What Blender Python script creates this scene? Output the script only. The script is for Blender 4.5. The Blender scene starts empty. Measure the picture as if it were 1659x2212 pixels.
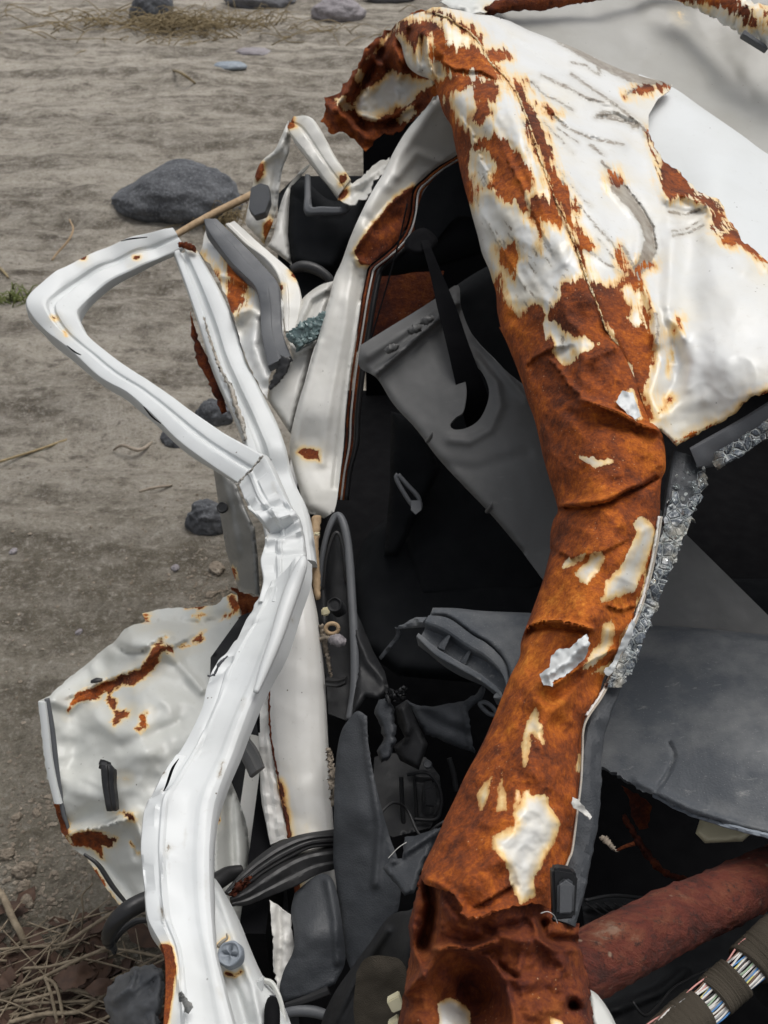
SUN_ROT, EXPO, SKY, SUN = 50.0, 0.3, .11, 1.15
import bpy, bmesh, math, random
import numpy as np
from mathutils import Vector, noise
from mathutils.geometry import delaunay_2d_cdt

random.seed(7); rng = np.random.default_rng(7)
scene = bpy.context.scene
COL = scene.collection
R = math.radians

# ------------------------------------------------------------------ camera
CAM_H, PITCH, TY = 1.5, R(35), math.tan(R(27.5))
TX = TY * 0.75
IW, IH = 1659.0, 2212.0                       # trace grid of the photograph
C0 = np.array((0, 0, CAM_H))
FW = np.array((0, math.cos(PITCH), -math.sin(PITCH)))
UP = np.array((0, math.sin(PITCH), math.cos(PITCH)))
RT = np.array((1.0, 0, 0))

def P(x, y, d):                                # traced point at a true distance -> world
    x = np.asarray(x, float); y = np.asarray(y, float); d = np.asarray(d, float)
    a = (x - IW / 2) / (IW / 2) * TX; b = (IH / 2 - y) / (IH / 2) * TY
    return C0 + d[..., None] * (FW + a[..., None] * RT + b[..., None] * UP)

def proj(V):
    q = np.asarray(V, float) - C0
    d = q @ FW
    return (q @ RT) / d / TX * IW / 2 + IW / 2, IH / 2 - (q @ UP) / d / TY * IH / 2, d

def G(x, y, z=0.0):                            # where the ray through a traced point meets the ground
    a = (x - IW / 2) / (IW / 2) * TX; b = (IH / 2 - y) / (IH / 2) * TY
    v = FW + a * RT + b * UP
    t = (z - CAM_H) / v[2]
    return C0 + t * v, t

PX = 2 * TX / IW                               # metres per traced unit at 1 m
def reg(x0, y0):
    k = 0.8848; s = 950 / 1659 * k
    return lambda pts: [(x0 * k + p[0] * s, y0 * k + p[1] * s) + tuple(p[2:]) for p in pts]
r1, r2, r3, r4 = reg(0, 0), reg(925, 0), reg(0, 500), reg(800, 500)
r5, r6, r7, r8 = reg(0, 1250), reg(925, 1250), reg(0, 1700), reg(925, 1700)

cam = bpy.data.cameras.new('camera'); camo = bpy.data.objects.new('camera', cam); COL.objects.link(camo)
camo.location = C0; camo.rotation_euler = (R(90) - PITCH, 0, 0)
cam.sensor_fit = 'VERTICAL'; cam.sensor_height = 36; cam.lens_unit = 'MILLIMETERS'
cam.lens = 18 / TY; cam.clip_start = 0.02; cam.clip_end = 1500
cam.dof.use_dof = True; cam.dof.focus_distance = 0.98; cam.dof.aperture_fstop = 15
scene.camera = camo

# ------------------------------------------------------------------ maths
def catmull(pts, n, closed=False):
    p = np.asarray(pts, float)
    if len(p) == 2:
        t = np.linspace(0, 1, n)[:, None]; return p[0] * (1 - t) + p[1] * t
    q = np.vstack([2 * p[0] - p[1], p, 2 * p[-1] - p[-2]])
    seg = np.linalg.norm(np.diff(p[:, :2], axis=0), axis=1) + 1e-6
    cum = np.concatenate([[0], np.cumsum(seg)]); s = np.linspace(0, cum[-1], n)
    out = np.empty((n, p.shape[1]))
    for k, v in enumerate(s):
        i = min(int(np.searchsorted(cum, v, 'right')) - 1, len(p) - 2)
        t = (v - cum[i]) / seg[i]
        a, b, c, d = q[i], q[i + 1], q[i + 2], q[i + 3]
        out[k] = .5 * (2 * b + (c - a) * t + (2 * a - 5 * b + 4 * c - d) * t * t + (3 * b - a - 3 * c + d) * t ** 3)
    return out

def smooth(pts, step=8):
    p = np.asarray(pts, float)[:, :2]
    L = np.linalg.norm(np.diff(p, axis=0), axis=1).sum()
    return [tuple(v) for v in catmull(p, max(4, int(L / step)))]

def rough(pts, step=7, amp=2.5, seed=0, closed=False):   # ragged torn edge
    g = random.Random(seed + int(pts[0][0])); out = []
    p = list(pts) + ([pts[0]] if closed else [])
    for a, b in zip(p[:-1], p[1:]):
        L = math.dist(a[:2], b[:2]); n = max(1, int(L / step))
        for i in range(n):
            t = i / n; j = 0 if i == 0 else g.gauss(0, amp)
            out.append((a[0] + (b[0] - a[0]) * t + j, a[1] + (b[1] - a[1]) * t + g.gauss(0, amp) * (i > 0)))
    if not closed: out.append(tuple(pts[-1][:2]))
    return out

def seg_dist(X, poly, closed=False):
    p = np.asarray([q[:2] for q in poly], float)
    a = p if closed else p[:-1]; b = np.roll(p, -1, 0) if closed else p[1:]
    best = np.full(len(X), 1e9)
    for u, v in zip(a, b):
        w = v - u; l2 = max(w @ w, 1e-9)
        t = np.clip(((X - u) @ w) / l2, 0, 1)
        q = X - u - t[:, None] * w
        best = np.minimum(best, (q * q).sum(1))
    return np.sqrt(best)

def side_dist(X, poly):                        # distance to a line and on which side of it (+ right of its direction)
    p = np.asarray([q[:2] for q in poly], float); best = np.full(len(X), 1e9); sg = np.ones(len(X)); end = np.zeros(len(X))
    n = len(p) - 1
    for i in range(n):
        u, v = p[i], p[i + 1]; w = v - u; l2 = max(w @ w, 1e-9); t0 = ((X - u) @ w) / l2; t = np.clip(t0, 0, 1)
        q = X - u - t[:, None] * w; d = (q * q).sum(1); m = d < best
        best[m] = d[m]; sg[m] = np.sign(w[0] * (X[m, 1] - u[1]) - w[1] * (X[m, 0] - u[0])); end[m] = (i + t[m]) / n
    return np.sqrt(best), sg, np.clip(np.minimum(end, 1 - end) * 5, 0, 1)

def inside(X, poly):
    p = np.asarray([q[:2] for q in poly], float); q = np.roll(p, -1, 0)
    r = np.zeros(len(X), bool)
    for (x1, y1), (x2, y2) in zip(p, q):
        if y1 == y2: continue
        c = ((y1 > X[:, 1]) != (y2 > X[:, 1])) & (X[:, 0] < (x2 - x1) * (X[:, 1] - y1) / (y2 - y1) + x1)
        r ^= c
    return r

def signed(X, poly, lim=60):
    p = np.asarray([q[:2] for q in poly], float)
    out = np.full(len(X), -float(lim))
    m = (X[:, 0] > p[:, 0].min() - lim) & (X[:, 0] < p[:, 0].max() + lim) & (X[:, 1] > p[:, 1].min() - lim) & (X[:, 1] < p[:, 1].max() + lim)
    if m.any():
        Y = X[m]; d = seg_dist(Y, poly, True)
        out[m] = np.clip(np.where(inside(Y, poly), d, -d), -lim, lim)
    return out

def mask(X, rust, white, lines):
    s = np.full(len(X), -60.0)
    for q in rust: s = np.maximum(s, signed(X, q))
    for q in white: s = np.minimum(s, -signed(X, q))
    for q, w in lines: s = np.maximum(s, w - seg_dist(X, q))
    return s

class TPS:
    def __init__(self, c):
        c = np.asarray(c, float); self.p = c[:, :2] / 400; n = len(c)
        K = self.U(self.p); A = np.zeros((n + 3, n + 3)); A[:n, :n] = K + np.eye(n) * 2e-4
        A[:n, n] = 1; A[:n, n + 1:] = self.p; A[n:, :n] = A[:n, n:].T
        self.w = np.linalg.solve(A, np.concatenate([c[:, 2], [0, 0, 0]]))
    def U(self, x):
        r2_ = ((x[:, None] - self.p[None]) ** 2).sum(2) + 1e-12
        return .5 * r2_ * np.log(r2_)
    def __call__(self, X):
        x = np.asarray(X, float)[:, :2] / 400; n = len(self.p)
        return self.U(x) @ self.w[:n] + self.w[n] + x @ self.w[n + 1:]

def fnoise(X, sc, octv=4, seed=0.0):
    return np.array([noise.fractal(Vector((x * sc, y * sc, seed)), 1.0, 2.0, octv) for x, y in X[:, :2]])

# ------------------------------------------------------------------ objects
ORG = {}
def thing(name, label, cat, loc, group=None):
    o = bpy.data.objects.new(name, None); COL.objects.link(o); o.location = loc
    o.empty_display_size = .1
    o['label'] = label; o['category'] = cat
    if group: o['group'] = group
    ORG[o.name] = np.array(loc, float); return o
def origin(parent):
    while parent.parent: parent = parent.parent
    return ORG.get(parent.name, np.zeros(3))
def link(name, V, F, mat, parent=None, sd=None, gk=None, smooth_=True, loc=None, mats=None, midx=None):
    V = np.asarray(V, float)
    o0 = origin(parent) if parent else (np.array(loc, float) if loc is not None else np.zeros(3))
    me = bpy.data.meshes.new(name); me.from_pydata((V - o0).tolist(), [], [list(map(int, f)) for f in F])
    me.polygons.foreach_set('use_smooth', [bool(smooth_)] * len(me.polygons))
    for m in (mats or [mat]): me.materials.append(m)
    if midx is not None: me.polygons.foreach_set('material_index', midx)
    if sd is not None:
        a = me.attributes.new('sd', 'FLOAT', 'POINT'); a.data.foreach_set('value', np.asarray(sd, np.float32))
        a = me.attributes.new('gk', 'FLOAT', 'POINT'); a.data.foreach_set('value', np.asarray(gk if gk is not None else np.full(len(sd), -60.), np.float32))
    me.update()
    o = bpy.data.objects.new(name, me); COL.objects.link(o)
    if parent: o.parent = parent
    elif loc is not None: o.location = loc; ORG[o.name] = o0
    return o
def tag(o, label=None, cat=None, group=None, kind=None):
    for k, v in (('label', label), ('category', cat), ('group', group), ('kind', kind)):
        if v: o[k] = v
    return o

def solid(V, T, th, view=C0):
    """give an open sheet a real thickness with a crisp rim"""
    V = np.asarray(V); T = np.asarray(T)
    n = np.cross(V[T[:, 1]] - V[T[:, 0]], V[T[:, 2]] - V[T[:, 0]])
    flip = (n * (view - V[T].mean(1))).sum(1) < 0
    if flip.mean() > .5: T = T[:, ::-1]; n = -n
    N = np.zeros_like(V)
    for k in range(3): np.add.at(N, T[:, k], n)
    N /= np.linalg.norm(N, axis=1)[:, None] + 1e-12
    e = {}
    for t in T:
        for a, b in ((t[0], t[1]), (t[1], t[2]), (t[2], t[0])):
            if (b, a) in e: del e[(b, a)]
            else: e[(a, b)] = 1
    n0 = len(V); B = V - N * th
    rim = sorted({i for ab in e for i in ab}); ri = {v: k for k, v in enumerate(rim)}; m = len(rim)
    VV = np.vstack([V, B, V[rim], B[rim]]); src = np.concatenate([np.arange(n0), np.arange(n0), rim, rim]).astype(int)
    F = T.tolist() + (T[:, ::-1] + n0).tolist()
    for a, b in e:
        a2, b2 = ri[a] + 2 * n0, ri[b] + 2 * n0
        F.append([b2, a2, a2 + m, b2 + m])
    return VV, F, src

def patch(name, outline, ctrl, mat, parent, sp=7, roll=(), creases=(), rust=(), white=(), lines=(), bumps=(),
          namp=0, nsc=.012, th=.0015, holes=(), off=0, seed=0, extra=None, loc=None, grey=(), cracks=(), ridge=0, rsc=.010, steps=()):
    """a sheet: outline traced from the photograph, distance from control points, then folds, rolled rims, dents"""
    ol = []
    o = [tuple(q[:2]) for q in outline]
    for a, b in zip(o, o[1:] + o[:1]):
        L = math.dist(a, b)
        n = max(1, int(L / sp))
        for i in range(n): ol.append((a[0] + (b[0] - a[0]) * i / n, a[1] + (b[1] - a[1]) * i / n))
    A = np.array(ol)
    pts = [A]; edges = [(i, (i + 1) % len(A)) for i in range(len(A))]
    hs = []
    for h in holes:
        H = np.array(rough(h, sp, 0, 0, True)); k = sum(len(q) for q in pts)
        edges += [(k + i, k + (i + 1) % len(H)) for i in range(len(H))]; pts.append(H); hs.append(H)
    x0, y0 = A.min(0); x1, y1 = A.max(0)
    gx, gy = np.meshgrid(np.arange(x0, x1, sp), np.arange(y0, y1, sp * .87))
    gx = gx + (np.arange(gx.shape[0]) % 2)[:, None] * sp / 2
    X = np.stack([gx.ravel(), gy.ravel()], 1); X += rng.uniform(-.15, .15, X.shape) * sp
    X = X[inside(X, A)]; X = X[seg_dist(X, A, True) > sp * .55]
    for H in hs: X = X[(~inside(X, H)) & (seg_dist(X, H, True) > sp * .5)]
    pts.append(X); X = np.vstack(pts)
    vs, es, fs, ov, oe, of = delaunay_2d_cdt([Vector(p) for p in X], edges, [], 0, 1e-5)
    X = np.array([tuple(v) for v in vs]); T = np.array([f for f in fs if len(f) == 3])
    cen = X[T].mean(1); keep = inside(cen, A)
    for H in hs: keep &= ~inside(cen, H)
    T = T[keep]
    used = np.unique(T); rm = -np.ones(len(X), int); rm[used] = np.arange(len(used)); X = X[used]; T = rm[T]
    f = ctrl if callable(ctrl) else TPS(ctrl)
    d = f(X) + off
    for ln, r, h in roll:
        e = seg_dist(X, ln if ln is not None else A, ln is None)
        t = np.clip(1 - e / r, 0, 1); d += h * (1 - np.sqrt(np.clip(1 - t * t, 0, 1)))
    for ln, a, w in creases:
        e = seg_dist(X, ln); d -= a * np.exp(-(e / w) ** 2)
    for ln, a, w in steps:                     # a sharp fold: one side of the line drops away at once and comes back over w
        e, sg, en = side_dist(X, ln); d += np.where(sg > 0, a * np.exp(-e / w), -.35 * a * np.exp(-(e / (w * .6)) ** 2)) * en
    for (cx, cy, rx, ry, a) in bumps:
        d -= a * np.exp(-(((X[:, 0] - cx) / rx) ** 2 + ((X[:, 1] - cy) / ry) ** 2))
    if namp: d -= namp * fnoise(X, nsc, 4, seed + .37)
    if ridge: d += ridge * (np.abs(fnoise(X, rsc, 2, seed + 5.1)) + .45 * np.abs(fnoise(X, rsc * 2.6, 1, seed + 9.2)) - .35)
    s = mask(X, rust, white, lines); gk = mask(X, grey, (), cracks)
    if extra: d = extra(X, d, s)
    V, F, src = solid(P(X[:, 0], X[:, 1], d), T, th)
    return link(name, V, F, mat, parent, s[src], gk[src], loc=loc)

def chaikin(p, it):
    p = np.asarray(p, float)
    for _ in range(it):
        q = [p[0]]
        for u, v in zip(p[:-1], p[1:]): q += [u * .86 + v * .14, u * .14 + v * .86]
        p = np.array(q + [p[-1]])
    return p

def strip(name, stations, prof, mat, parent, n=60, back=.35, rust=(), white=(), lines=(), namp=0, nsc=.02, seed=0, dents=(), res=3, loc=None, grey=(), cracks=(), creases=(), sharp=20):
    """a pressed section: stations (left point, right point, distance left, distance right), profile (across 0..1, height/width)"""
    st = np.array([(*s[0], s[2], *s[1], s[3] if len(s) > 3 else s[2]) for s in stations], float)
    key = np.hstack([(st[:, :2] + st[:, 3:5]) / 2, st]); q = catmull(key, n)[:, 2:]
    L = P(q[:, 0], q[:, 1], q[:, 2]); Rr = P(q[:, 3], q[:, 4], q[:, 5])
    pr = chaikin(prof, 1)
    m = len(pr); w = Rr - L; wl = np.linalg.norm(w, axis=1)
    mid = (L + Rr) / 2; t = np.gradient(mid, axis=0); nn = np.cross(t, w)
    nn /= np.linalg.norm(nn, axis=1)[:, None]
    nn *= np.where((nn * (C0 - mid)).sum(1) < 0, -1, 1)[:, None]
    loop = [(u, h) for u, h in pr] + [(1.0, -back), (.66, -back * 1.1), (.33, -back * 1.1), (0.0, -back)]
    V = np.stack([L + u * w + nn * (h * wl)[:, None] for u, h in loop], 1)
    if namp:
        px, py, _ = proj(V.reshape(-1, 3)); V = V + (fnoise(np.stack([px, py], 1), nsc, 3, seed + .11) * namp).reshape(n, -1)[..., None] * nn[:, None]
    for cx, cy, rr, a in dents:
        px, py, _ = proj(V.reshape(-1, 3)); g = np.exp(-(((px - cx) ** 2 + (py - cy) ** 2) / rr ** 2)).reshape(n, -1)
        V = V + a * g[..., None] * nn[:, None]
    if creases:
        px, py, _ = proj(V.reshape(-1, 3)); X = np.stack([px, py], 1)
        for ln, am, ww in creases: V = V + (am * np.exp(-(seg_dist(X, ln) / ww) ** 2)).reshape(n, -1)[..., None] * nn[:, None]
    k = V.shape[1]; V = V.reshape(-1, 3); F = []
    for i in range(n - 1):
        for j in range(k):
            j2 = (j + 1) % k; F.append((i * k + j, i * k + j2, (i + 1) * k + j2, (i + 1) * k + j))
    F.append(list(range(k))[::-1]); F.append([(n - 1) * k + j for j in range(k)])
    px, py, _ = proj(V); X = np.stack([px, py], 1); s = mask(X, rust, white, lines); gk = mask(X, grey, (), cracks)
    V, F = orient(V, F)
    ob = link(name, V, F, mat, parent, s, gk, loc=loc); ob.data.set_sharp_from_angle(angle=R(sharp)); return ob

def orient(V, F):
    bm = bmesh.new(); vs = [bm.verts.new(v) for v in V]
    for f in F:
        try: bm.faces.new([vs[i] for i in f])
        except ValueError: pass
    bmesh.ops.recalc_face_normals(bm, faces=bm.faces); bm.verts.index_update()
    FF = [[v.index for v in f.verts] for f in bm.faces]; bm.free(); return V, FF

def tube_v(path, rad, k=10, n=None, flat=1.0, jag=0, base=0):
    p = np.asarray(path, float); n = n or max(6, len(p) * 5)
    q = catmull(np.hstack([p, np.broadcast_to(np.asarray(rad, float).reshape(-1, 1), (len(p), 1))]) , n) if p.shape[1] == 3 else None
    c, r = q[:, :3], q[:, 3]
    t = np.gradient(c, axis=0); t /= np.linalg.norm(t, axis=1)[:, None] + 1e-12
    ref = np.array((0, 0, 1.0)) if abs(t[:, 2]).mean() < .8 else np.array((1.0, 0, 0))
    a = np.cross(t, ref); a /= np.linalg.norm(a, axis=1)[:, None] + 1e-9; b = np.cross(t, a)
    ang = np.arange(k) / k * 2 * math.pi
    V = c[:, None] + r[:, None, None] * (np.cos(ang)[None, :, None] * a[:, None] + flat * np.sin(ang)[None, :, None] * b[:, None])
    if jag: V = V + rng.normal(0, jag, V.shape)
    F = []
    for i in range(n - 1):
        for j in range(k):
            j2 = (j + 1) % k; F.append((base + i * k + j, base + (i + 1) * k + j, base + (i + 1) * k + j2, base + i * k + j2))
    F.append([base + j for j in range(k)]); F.append([base + (n - 1) * k + j for j in range(k)][::-1])
    return V.reshape(-1, 3), F
def tube(name, path, rpx, mat, parent, k=12, n=None, flat=1.0, jag=0, loc=None, world=False, rust=(), lines=()):
    """path in traced units with distance; radius in traced units (or metres if world)"""
    if world: W = np.asarray(path, float); rad = np.asarray(rpx, float) * np.ones(len(W))
    else:
        p = np.asarray(path, float); W = P(p[:, 0], p[:, 1], p[:, 2]); rad = np.asarray(rpx, float) * PX * p[:, 2]
    V, F = tube_v(W, rad, k, n, flat, jag)
    V, F = orient(V, F)
    px, py, _ = proj(V)
    return link(name, V, F, mat, parent, mask(np.stack([px, py], 1), rust, (), lines), loc=loc)

def plate(name, poly, d, th, mat, parent, bev=.001, loc=None):
    """flat moulded piece: traced outline (distance per point or plane), thickness away from the viewer, bevelled"""
    p = [(*q[:2], q[2] if len(q) > 2 else d) for q in poly]
    A = np.array(p); V = P(A[:, 0], A[:, 1], A[:, 2]); c = V.mean(0); u, s, vt = np.linalg.svd(V - c); nrm = vt[2]
    if nrm @ (C0 - c) < 0: nrm = -nrm
    bm = bmesh.new(); vs = [bm.verts.new(v) for v in V]; f = bm.faces.new(vs)
    r = bmesh.ops.extrude_face_region(bm, geom=[f]); ev = [g for g in r['geom'] if isinstance(g, bmesh.types.BMVert)]
    bmesh.ops.translate(bm, verts=ev, vec=Vector(-nrm * th)); bmesh.ops.recalc_face_normals(bm, faces=bm.faces)
    if bev: bmesh.ops.bevel(bm, geom=list(bm.edges), offset=bev, segments=2, affect='EDGES', clamp_overlap=True)
    bmesh.ops.triangulate(bm, faces=[g for g in bm.faces if len(g.verts) > 4])
    bm.verts.index_update(); V = [tuple(v.co) for v in bm.verts]; F = [[v.index for v in g.verts] for g in bm.faces]; bm.free()
    return link(name, V, F, mat, parent, np.full(len(V), -60.), smooth_=False, loc=loc)

def boxes(name, items, mat, parent, loc=None):
    V, F = [], []
    for (x0, y0, z0, x1, y1, z1) in items:
        b = len(V); V += [(x, y, z) for z in (z0, z1) for y in (y0, y1) for x in (x0, x1)]
        F += [[b + i for i in f] for f in ((0, 2, 3, 1), (4, 5, 7, 6), (0, 1, 5, 4), (2, 6, 7, 3), (0, 4, 6, 2), (1, 3, 7, 5))]
    return link(name, V, F, mat, parent, np.full(len(V), -60.), smooth_=False, loc=loc)
# ------------------------------------------------------------------ materials
class NT:
    def __init__(s, name):
        s.m = bpy.data.materials.new(name); s.m.use_nodes = True; s.t = s.m.node_tree; s.t.nodes.clear()
        s.out = s.n('ShaderNodeOutputMaterial'); s.b = s.n('ShaderNodeBsdfPrincipled'); s.l(s.b.outputs[0], s.out.inputs[0])
        s.tc = s.n('ShaderNodeTexCoord').outputs['Object']
    def n(s, k, **kw):
        o = s.t.nodes.new(k)
        for a, v in kw.items(): setattr(o, a, v)
        return o
    def l(s, a, b): s.t.links.new(a, b)
    def put(s, sock, v):
        if isinstance(v, bpy.types.NodeSocket): s.l(v, sock)
        elif isinstance(v, (tuple, list)): sock.default_value = (*v, 1)[:4] if len(sock.default_value) == 4 else v
        else: sock.default_value = v
    def noise(s, sc, det=4, ro=.55, co=None, stretch=None, dist=0):
        o = s.n('ShaderNodeTexNoise'); o.inputs['Scale'].default_value = sc; o.inputs['Detail'].default_value = det
        o.inputs['Roughness'].default_value = ro; o.inputs['Distortion'].default_value = dist
        c = co or s.tc
        if stretch:
            mp = s.n('ShaderNodeMapping'); mp.inputs['Scale'].default_value = stretch[:3]
            if len(stretch) > 3: mp.inputs['Rotation'].default_value = stretch[3]
            s.l(c, mp.inputs[0]); c = mp.outputs[0]
        s.l(c, o.inputs['Vector']); return o.outputs['Fac']
    def vor(s, sc, feat='F1', out='Distance', co=None):
        o = s.n('ShaderNodeTexVoronoi', feature=feat); o.inputs['Scale'].default_value = sc; s.l(co or s.tc, o.inputs['Vector']); return o.outputs[out]
    def math(s, op, a, b=0, c=0, clamp=False):
        o = s.n('ShaderNodeMath', operation=op, use_clamp=clamp)
        for i, v in enumerate((a, b, c)): s.put(o.inputs[i], v)
        return o.outputs[0]
    def rng(s, v, a, b, c=0.0, d=1.0, sm=False):
        o = s.n('ShaderNodeMapRange'); o.interpolation_type = 'SMOOTHSTEP' if sm else 'LINEAR'
        for i, q in enumerate((v, a, b, c, d)): s.put(o.inputs[i], q)
        return o.outputs[0]
    def mix(s, f, a, b):
        o = s.n('ShaderNodeMix', data_type='RGBA'); s.put(o.inputs[0], f); s.put(o.inputs[6], a); s.put(o.inputs[7], b); return o.outputs[2]
    def ramp(s, f, stops):
        o = s.n('ShaderNodeValToRGB'); e = o.color_ramp.elements
        while len(e) < len(stops): e.new(.5)
        for el, (p, c) in zip(e, stops): el.position = p; el.color = (*c, 1)
        s.l(f, o.inputs[0]); return o.outputs[0]
    def bump(s, h, st=.3, dist=.002, prev=None):
        o = s.n('ShaderNodeBump'); o.inputs['Strength'].default_value = st; o.inputs['Distance'].default_value = dist
        s.l(h, o.inputs['Height'])
        if prev is not None: s.l(prev, o.inputs['Normal'])
        return o.outputs[0]
    def attr(s, name='sd'):
        o = s.n('ShaderNodeAttribute', attribute_name=name); return o.outputs['Fac']
    def fin(s, col, rough, bump=None, **kw):
        s.put(s.b.inputs['Base Color'], col); s.put(s.b.inputs['Roughness'], rough)
        if bump is not None: s.l(bump, s.b.inputs['Normal'])
        for k, v in kw.items(): s.put(s.b.inputs[k.replace('_', ' ')], v)
        return s.m

def rust_cols(t, bright=1.0):
    big = t.rng(t.noise(4.5, 3, .5), .32, .68); mid = t.rng(t.noise(34, 8, .66, dist=.3), .34, .66); fine = t.noise(300, 7, .78); blot = t.rng(t.noise(13, 6, .6, dist=.8), .36, .64); mm = t.rng(t.noise(115, 6, .7), .36, .64)
    f = t.math('ADD', t.math('MULTIPLY', big, .30), t.math('ADD', t.math('MULTIPLY', mid, .18), t.math('ADD', t.math('MULTIPLY', t.rng(fine, .34, .66), .20), t.math('ADD', t.math('MULTIPLY', blot, .22), t.math('MULTIPLY', mm, .16)))))
    f = t.rng(f, .20, .92)
    B = bright
    c = t.ramp(f, [(0, (.030, .010, .008)), (.30, (.090 * B, .024 * B, .013)), (.52, (.185 * B, .043 * B, .013)), (.76, (.330 * B, .086 * B, .014)), (1, (.47 * B, .165 * B, .032))])
    specks = t.math('MULTIPLY', t.rng(t.noise(170, 8, .8), .56, .68), t.rng(t.noise(9, 4), .42, .6))
    c = t.mix(t.math('MULTIPLY', specks, .8), c, (.030, .011, .009))
    lite = t.math('MULTIPLY', t.rng(t.vor(170), .13, .05), t.rng(t.noise(23, 3), .50, .60))
    c = t.mix(lite, c, (.52, .33, .19))
    return c, fine, mm

def painted(name, white=(.69, .695, .68), halo_w=15, ragg=(15, 20), dirt=.35, rough_=.32, rustb=1.0, scratch=.0, under=(.80, .58, .27), wob=.16, bias=0):
    t = NT(name); sd = t.attr()
    n1 = t.noise(85, 8, .68); n2 = t.noise(24, 4, .5)
    s = t.math('ADD', sd, t.math('ADD', t.math('MULTIPLY', t.math('SUBTRACT', n1, .5), ragg[0] * 1.6), t.math('MULTIPLY', t.math('SUBTRACT', n2, .5), ragg[1])))
    if bias: s = t.math('ADD', s, bias)
    if scratch:
        st = t.noise(75, 6, .68, stretch=(1, .11, .14)); st2 = t.noise(210, 4, .6, stretch=(1, .07, .10))
        near = t.math('MULTIPLY', t.rng(sd, -52, -14), t.rng(sd, 40, 8))
        v = t.math('ADD', t.math('MULTIPLY', t.math('SUBTRACT', st, .5), scratch * 2.4), t.math('MULTIPLY', t.math('SUBTRACT', st2, .53), scratch * 1.5))
        sx = t.n('ShaderNodeSeparateXYZ'); t.l(t.tc, sx.inputs[0]); near = t.math('MULTIPLY', near, t.rng(sx.outputs[1], -.42, -.22, .22, 1))
        s = t.math('ADD', s, t.math('MULTIPLY', v, near))
    rust = t.rng(s, -.7, .7)
    hal = t.math('POWER', t.rng(s, -halo_w, 0), 1.35)
    hal = t.math('MULTIPLY', hal, t.rng(t.noise(22, 4), .34, .58, .28, 1.0))
    wide = t.math('MULTIPLY', t.rng(sd, -halo_w * 3.2, -2), t.rng(t.noise(15, 5, .6), .40, .62))
    d1 = t.noise(7, 5, .6); d2 = t.noise(120, 6, .7)
    w = t.mix(t.math('MULTIPLY', t.rng(d1, .42, .75), dirt), white, tuple(v * k for v, k in zip(white, (.72, .70, .64))))
    w = t.mix(t.math('MULTIPLY', t.rng(d2, .60, .72), dirt * .8), w, (.40, .38, .34))
    spk = t.math('MULTIPLY', t.rng(t.vor(75), .085, .05), t.rng(t.noise(31, 2), .53, .6))
    w = t.mix(spk, w, (.12, .10, .08))
    w = t.mix(t.math('MULTIPLY', wide, .55), w, (.68, .59, .40))
    w = t.mix(t.rng(hal, 0, .55), w, under); w = t.mix(t.rng(hal, .52, 1), w, (.60, .27, .065))
    gk = t.math('ADD', t.attr('gk'), t.math('ADD', t.math('MULTIPLY', t.math('SUBTRACT', n1, .5), 16), t.math('MULTIPLY', t.math('SUBTRACT', t.noise(210, 5, .7), .5), 9)))
    g1 = t.rng(gk, -1.2, 1.2)
    w = t.mix(t.math('MULTIPLY', t.rng(gk, -9, 0), .35), w, tuple(v * k for v, k in zip(white, (.62, .56, .46))))
    w = t.mix(t.math('MULTIPLY', g1, .92), w, t.ramp(t.noise(55, 6, .7), [(.3, (.13, .085, .05)), (.5, (.26, .22, .17)), (.7, (.40, .37, .31))]))
    rc, fine, mid = rust_cols(t, rustb)
    col = t.mix(rust, w, rc)
    h = t.math('ADD', t.math('MULTIPLY', t.rng(s, -2.5, 1.0, 1, 0), 1.0), t.math('MULTIPLY', rust, t.math('ADD', t.math('MULTIPLY', fine, .9), t.math('MULTIPLY', mid, 1.4))))
    h = t.math('SUBTRACT', t.math('ADD', h, t.math('MULTIPLY', t.noise(26, 3, .5), wob)), t.math('MULTIPLY', g1, .6))
    b = t.bump(h, .5, .0014)
    t.fin(col, t.mix(rust, (rough_,) * 3, (.86,) * 3), b)
    t.put(t.b.inputs['Coat Weight'], t.math('MULTIPLY', t.math('SUBTRACT', 1, rust), .12)); t.b.inputs['Coat Roughness'].default_value = .12
    t.put(t.b.inputs['Specular IOR Level'], t.rng(rust, 0, 1, .5, .25))
    return t.m

def plastic(name, c, rough_=.5, grain=600, gs=.25, dust=.3, dustc=(.25, .24, .22), spec=.5):
    t = NT(name)
    f = t.rng(t.noise(11, 7, .65), .42, .75); sc = t.rng(t.noise(90, 6, .7, stretch=(.3, 1, 1)), .6, .75)
    f = t.math('MAXIMUM', t.math('MULTIPLY', f, .7), sc)
    sp = t.math('MULTIPLY', t.rng(t.vor(260), .13, .06), .8)
    col = t.mix(t.math('MULTIPLY', f, dust), c, dustc); col = t.mix(t.math('MULTIPLY', sp, dust), col, dustc)
    b = t.bump(t.math('ADD', t.vor(grain), t.math('MULTIPLY', t.noise(25, 3), .3)), gs, .0006)
    return t.fin(col, t.rng(t.noise(30, 4), .3, .7, rough_ - .1, rough_ + .15), b, Specular_IOR_Level=spec)

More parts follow.
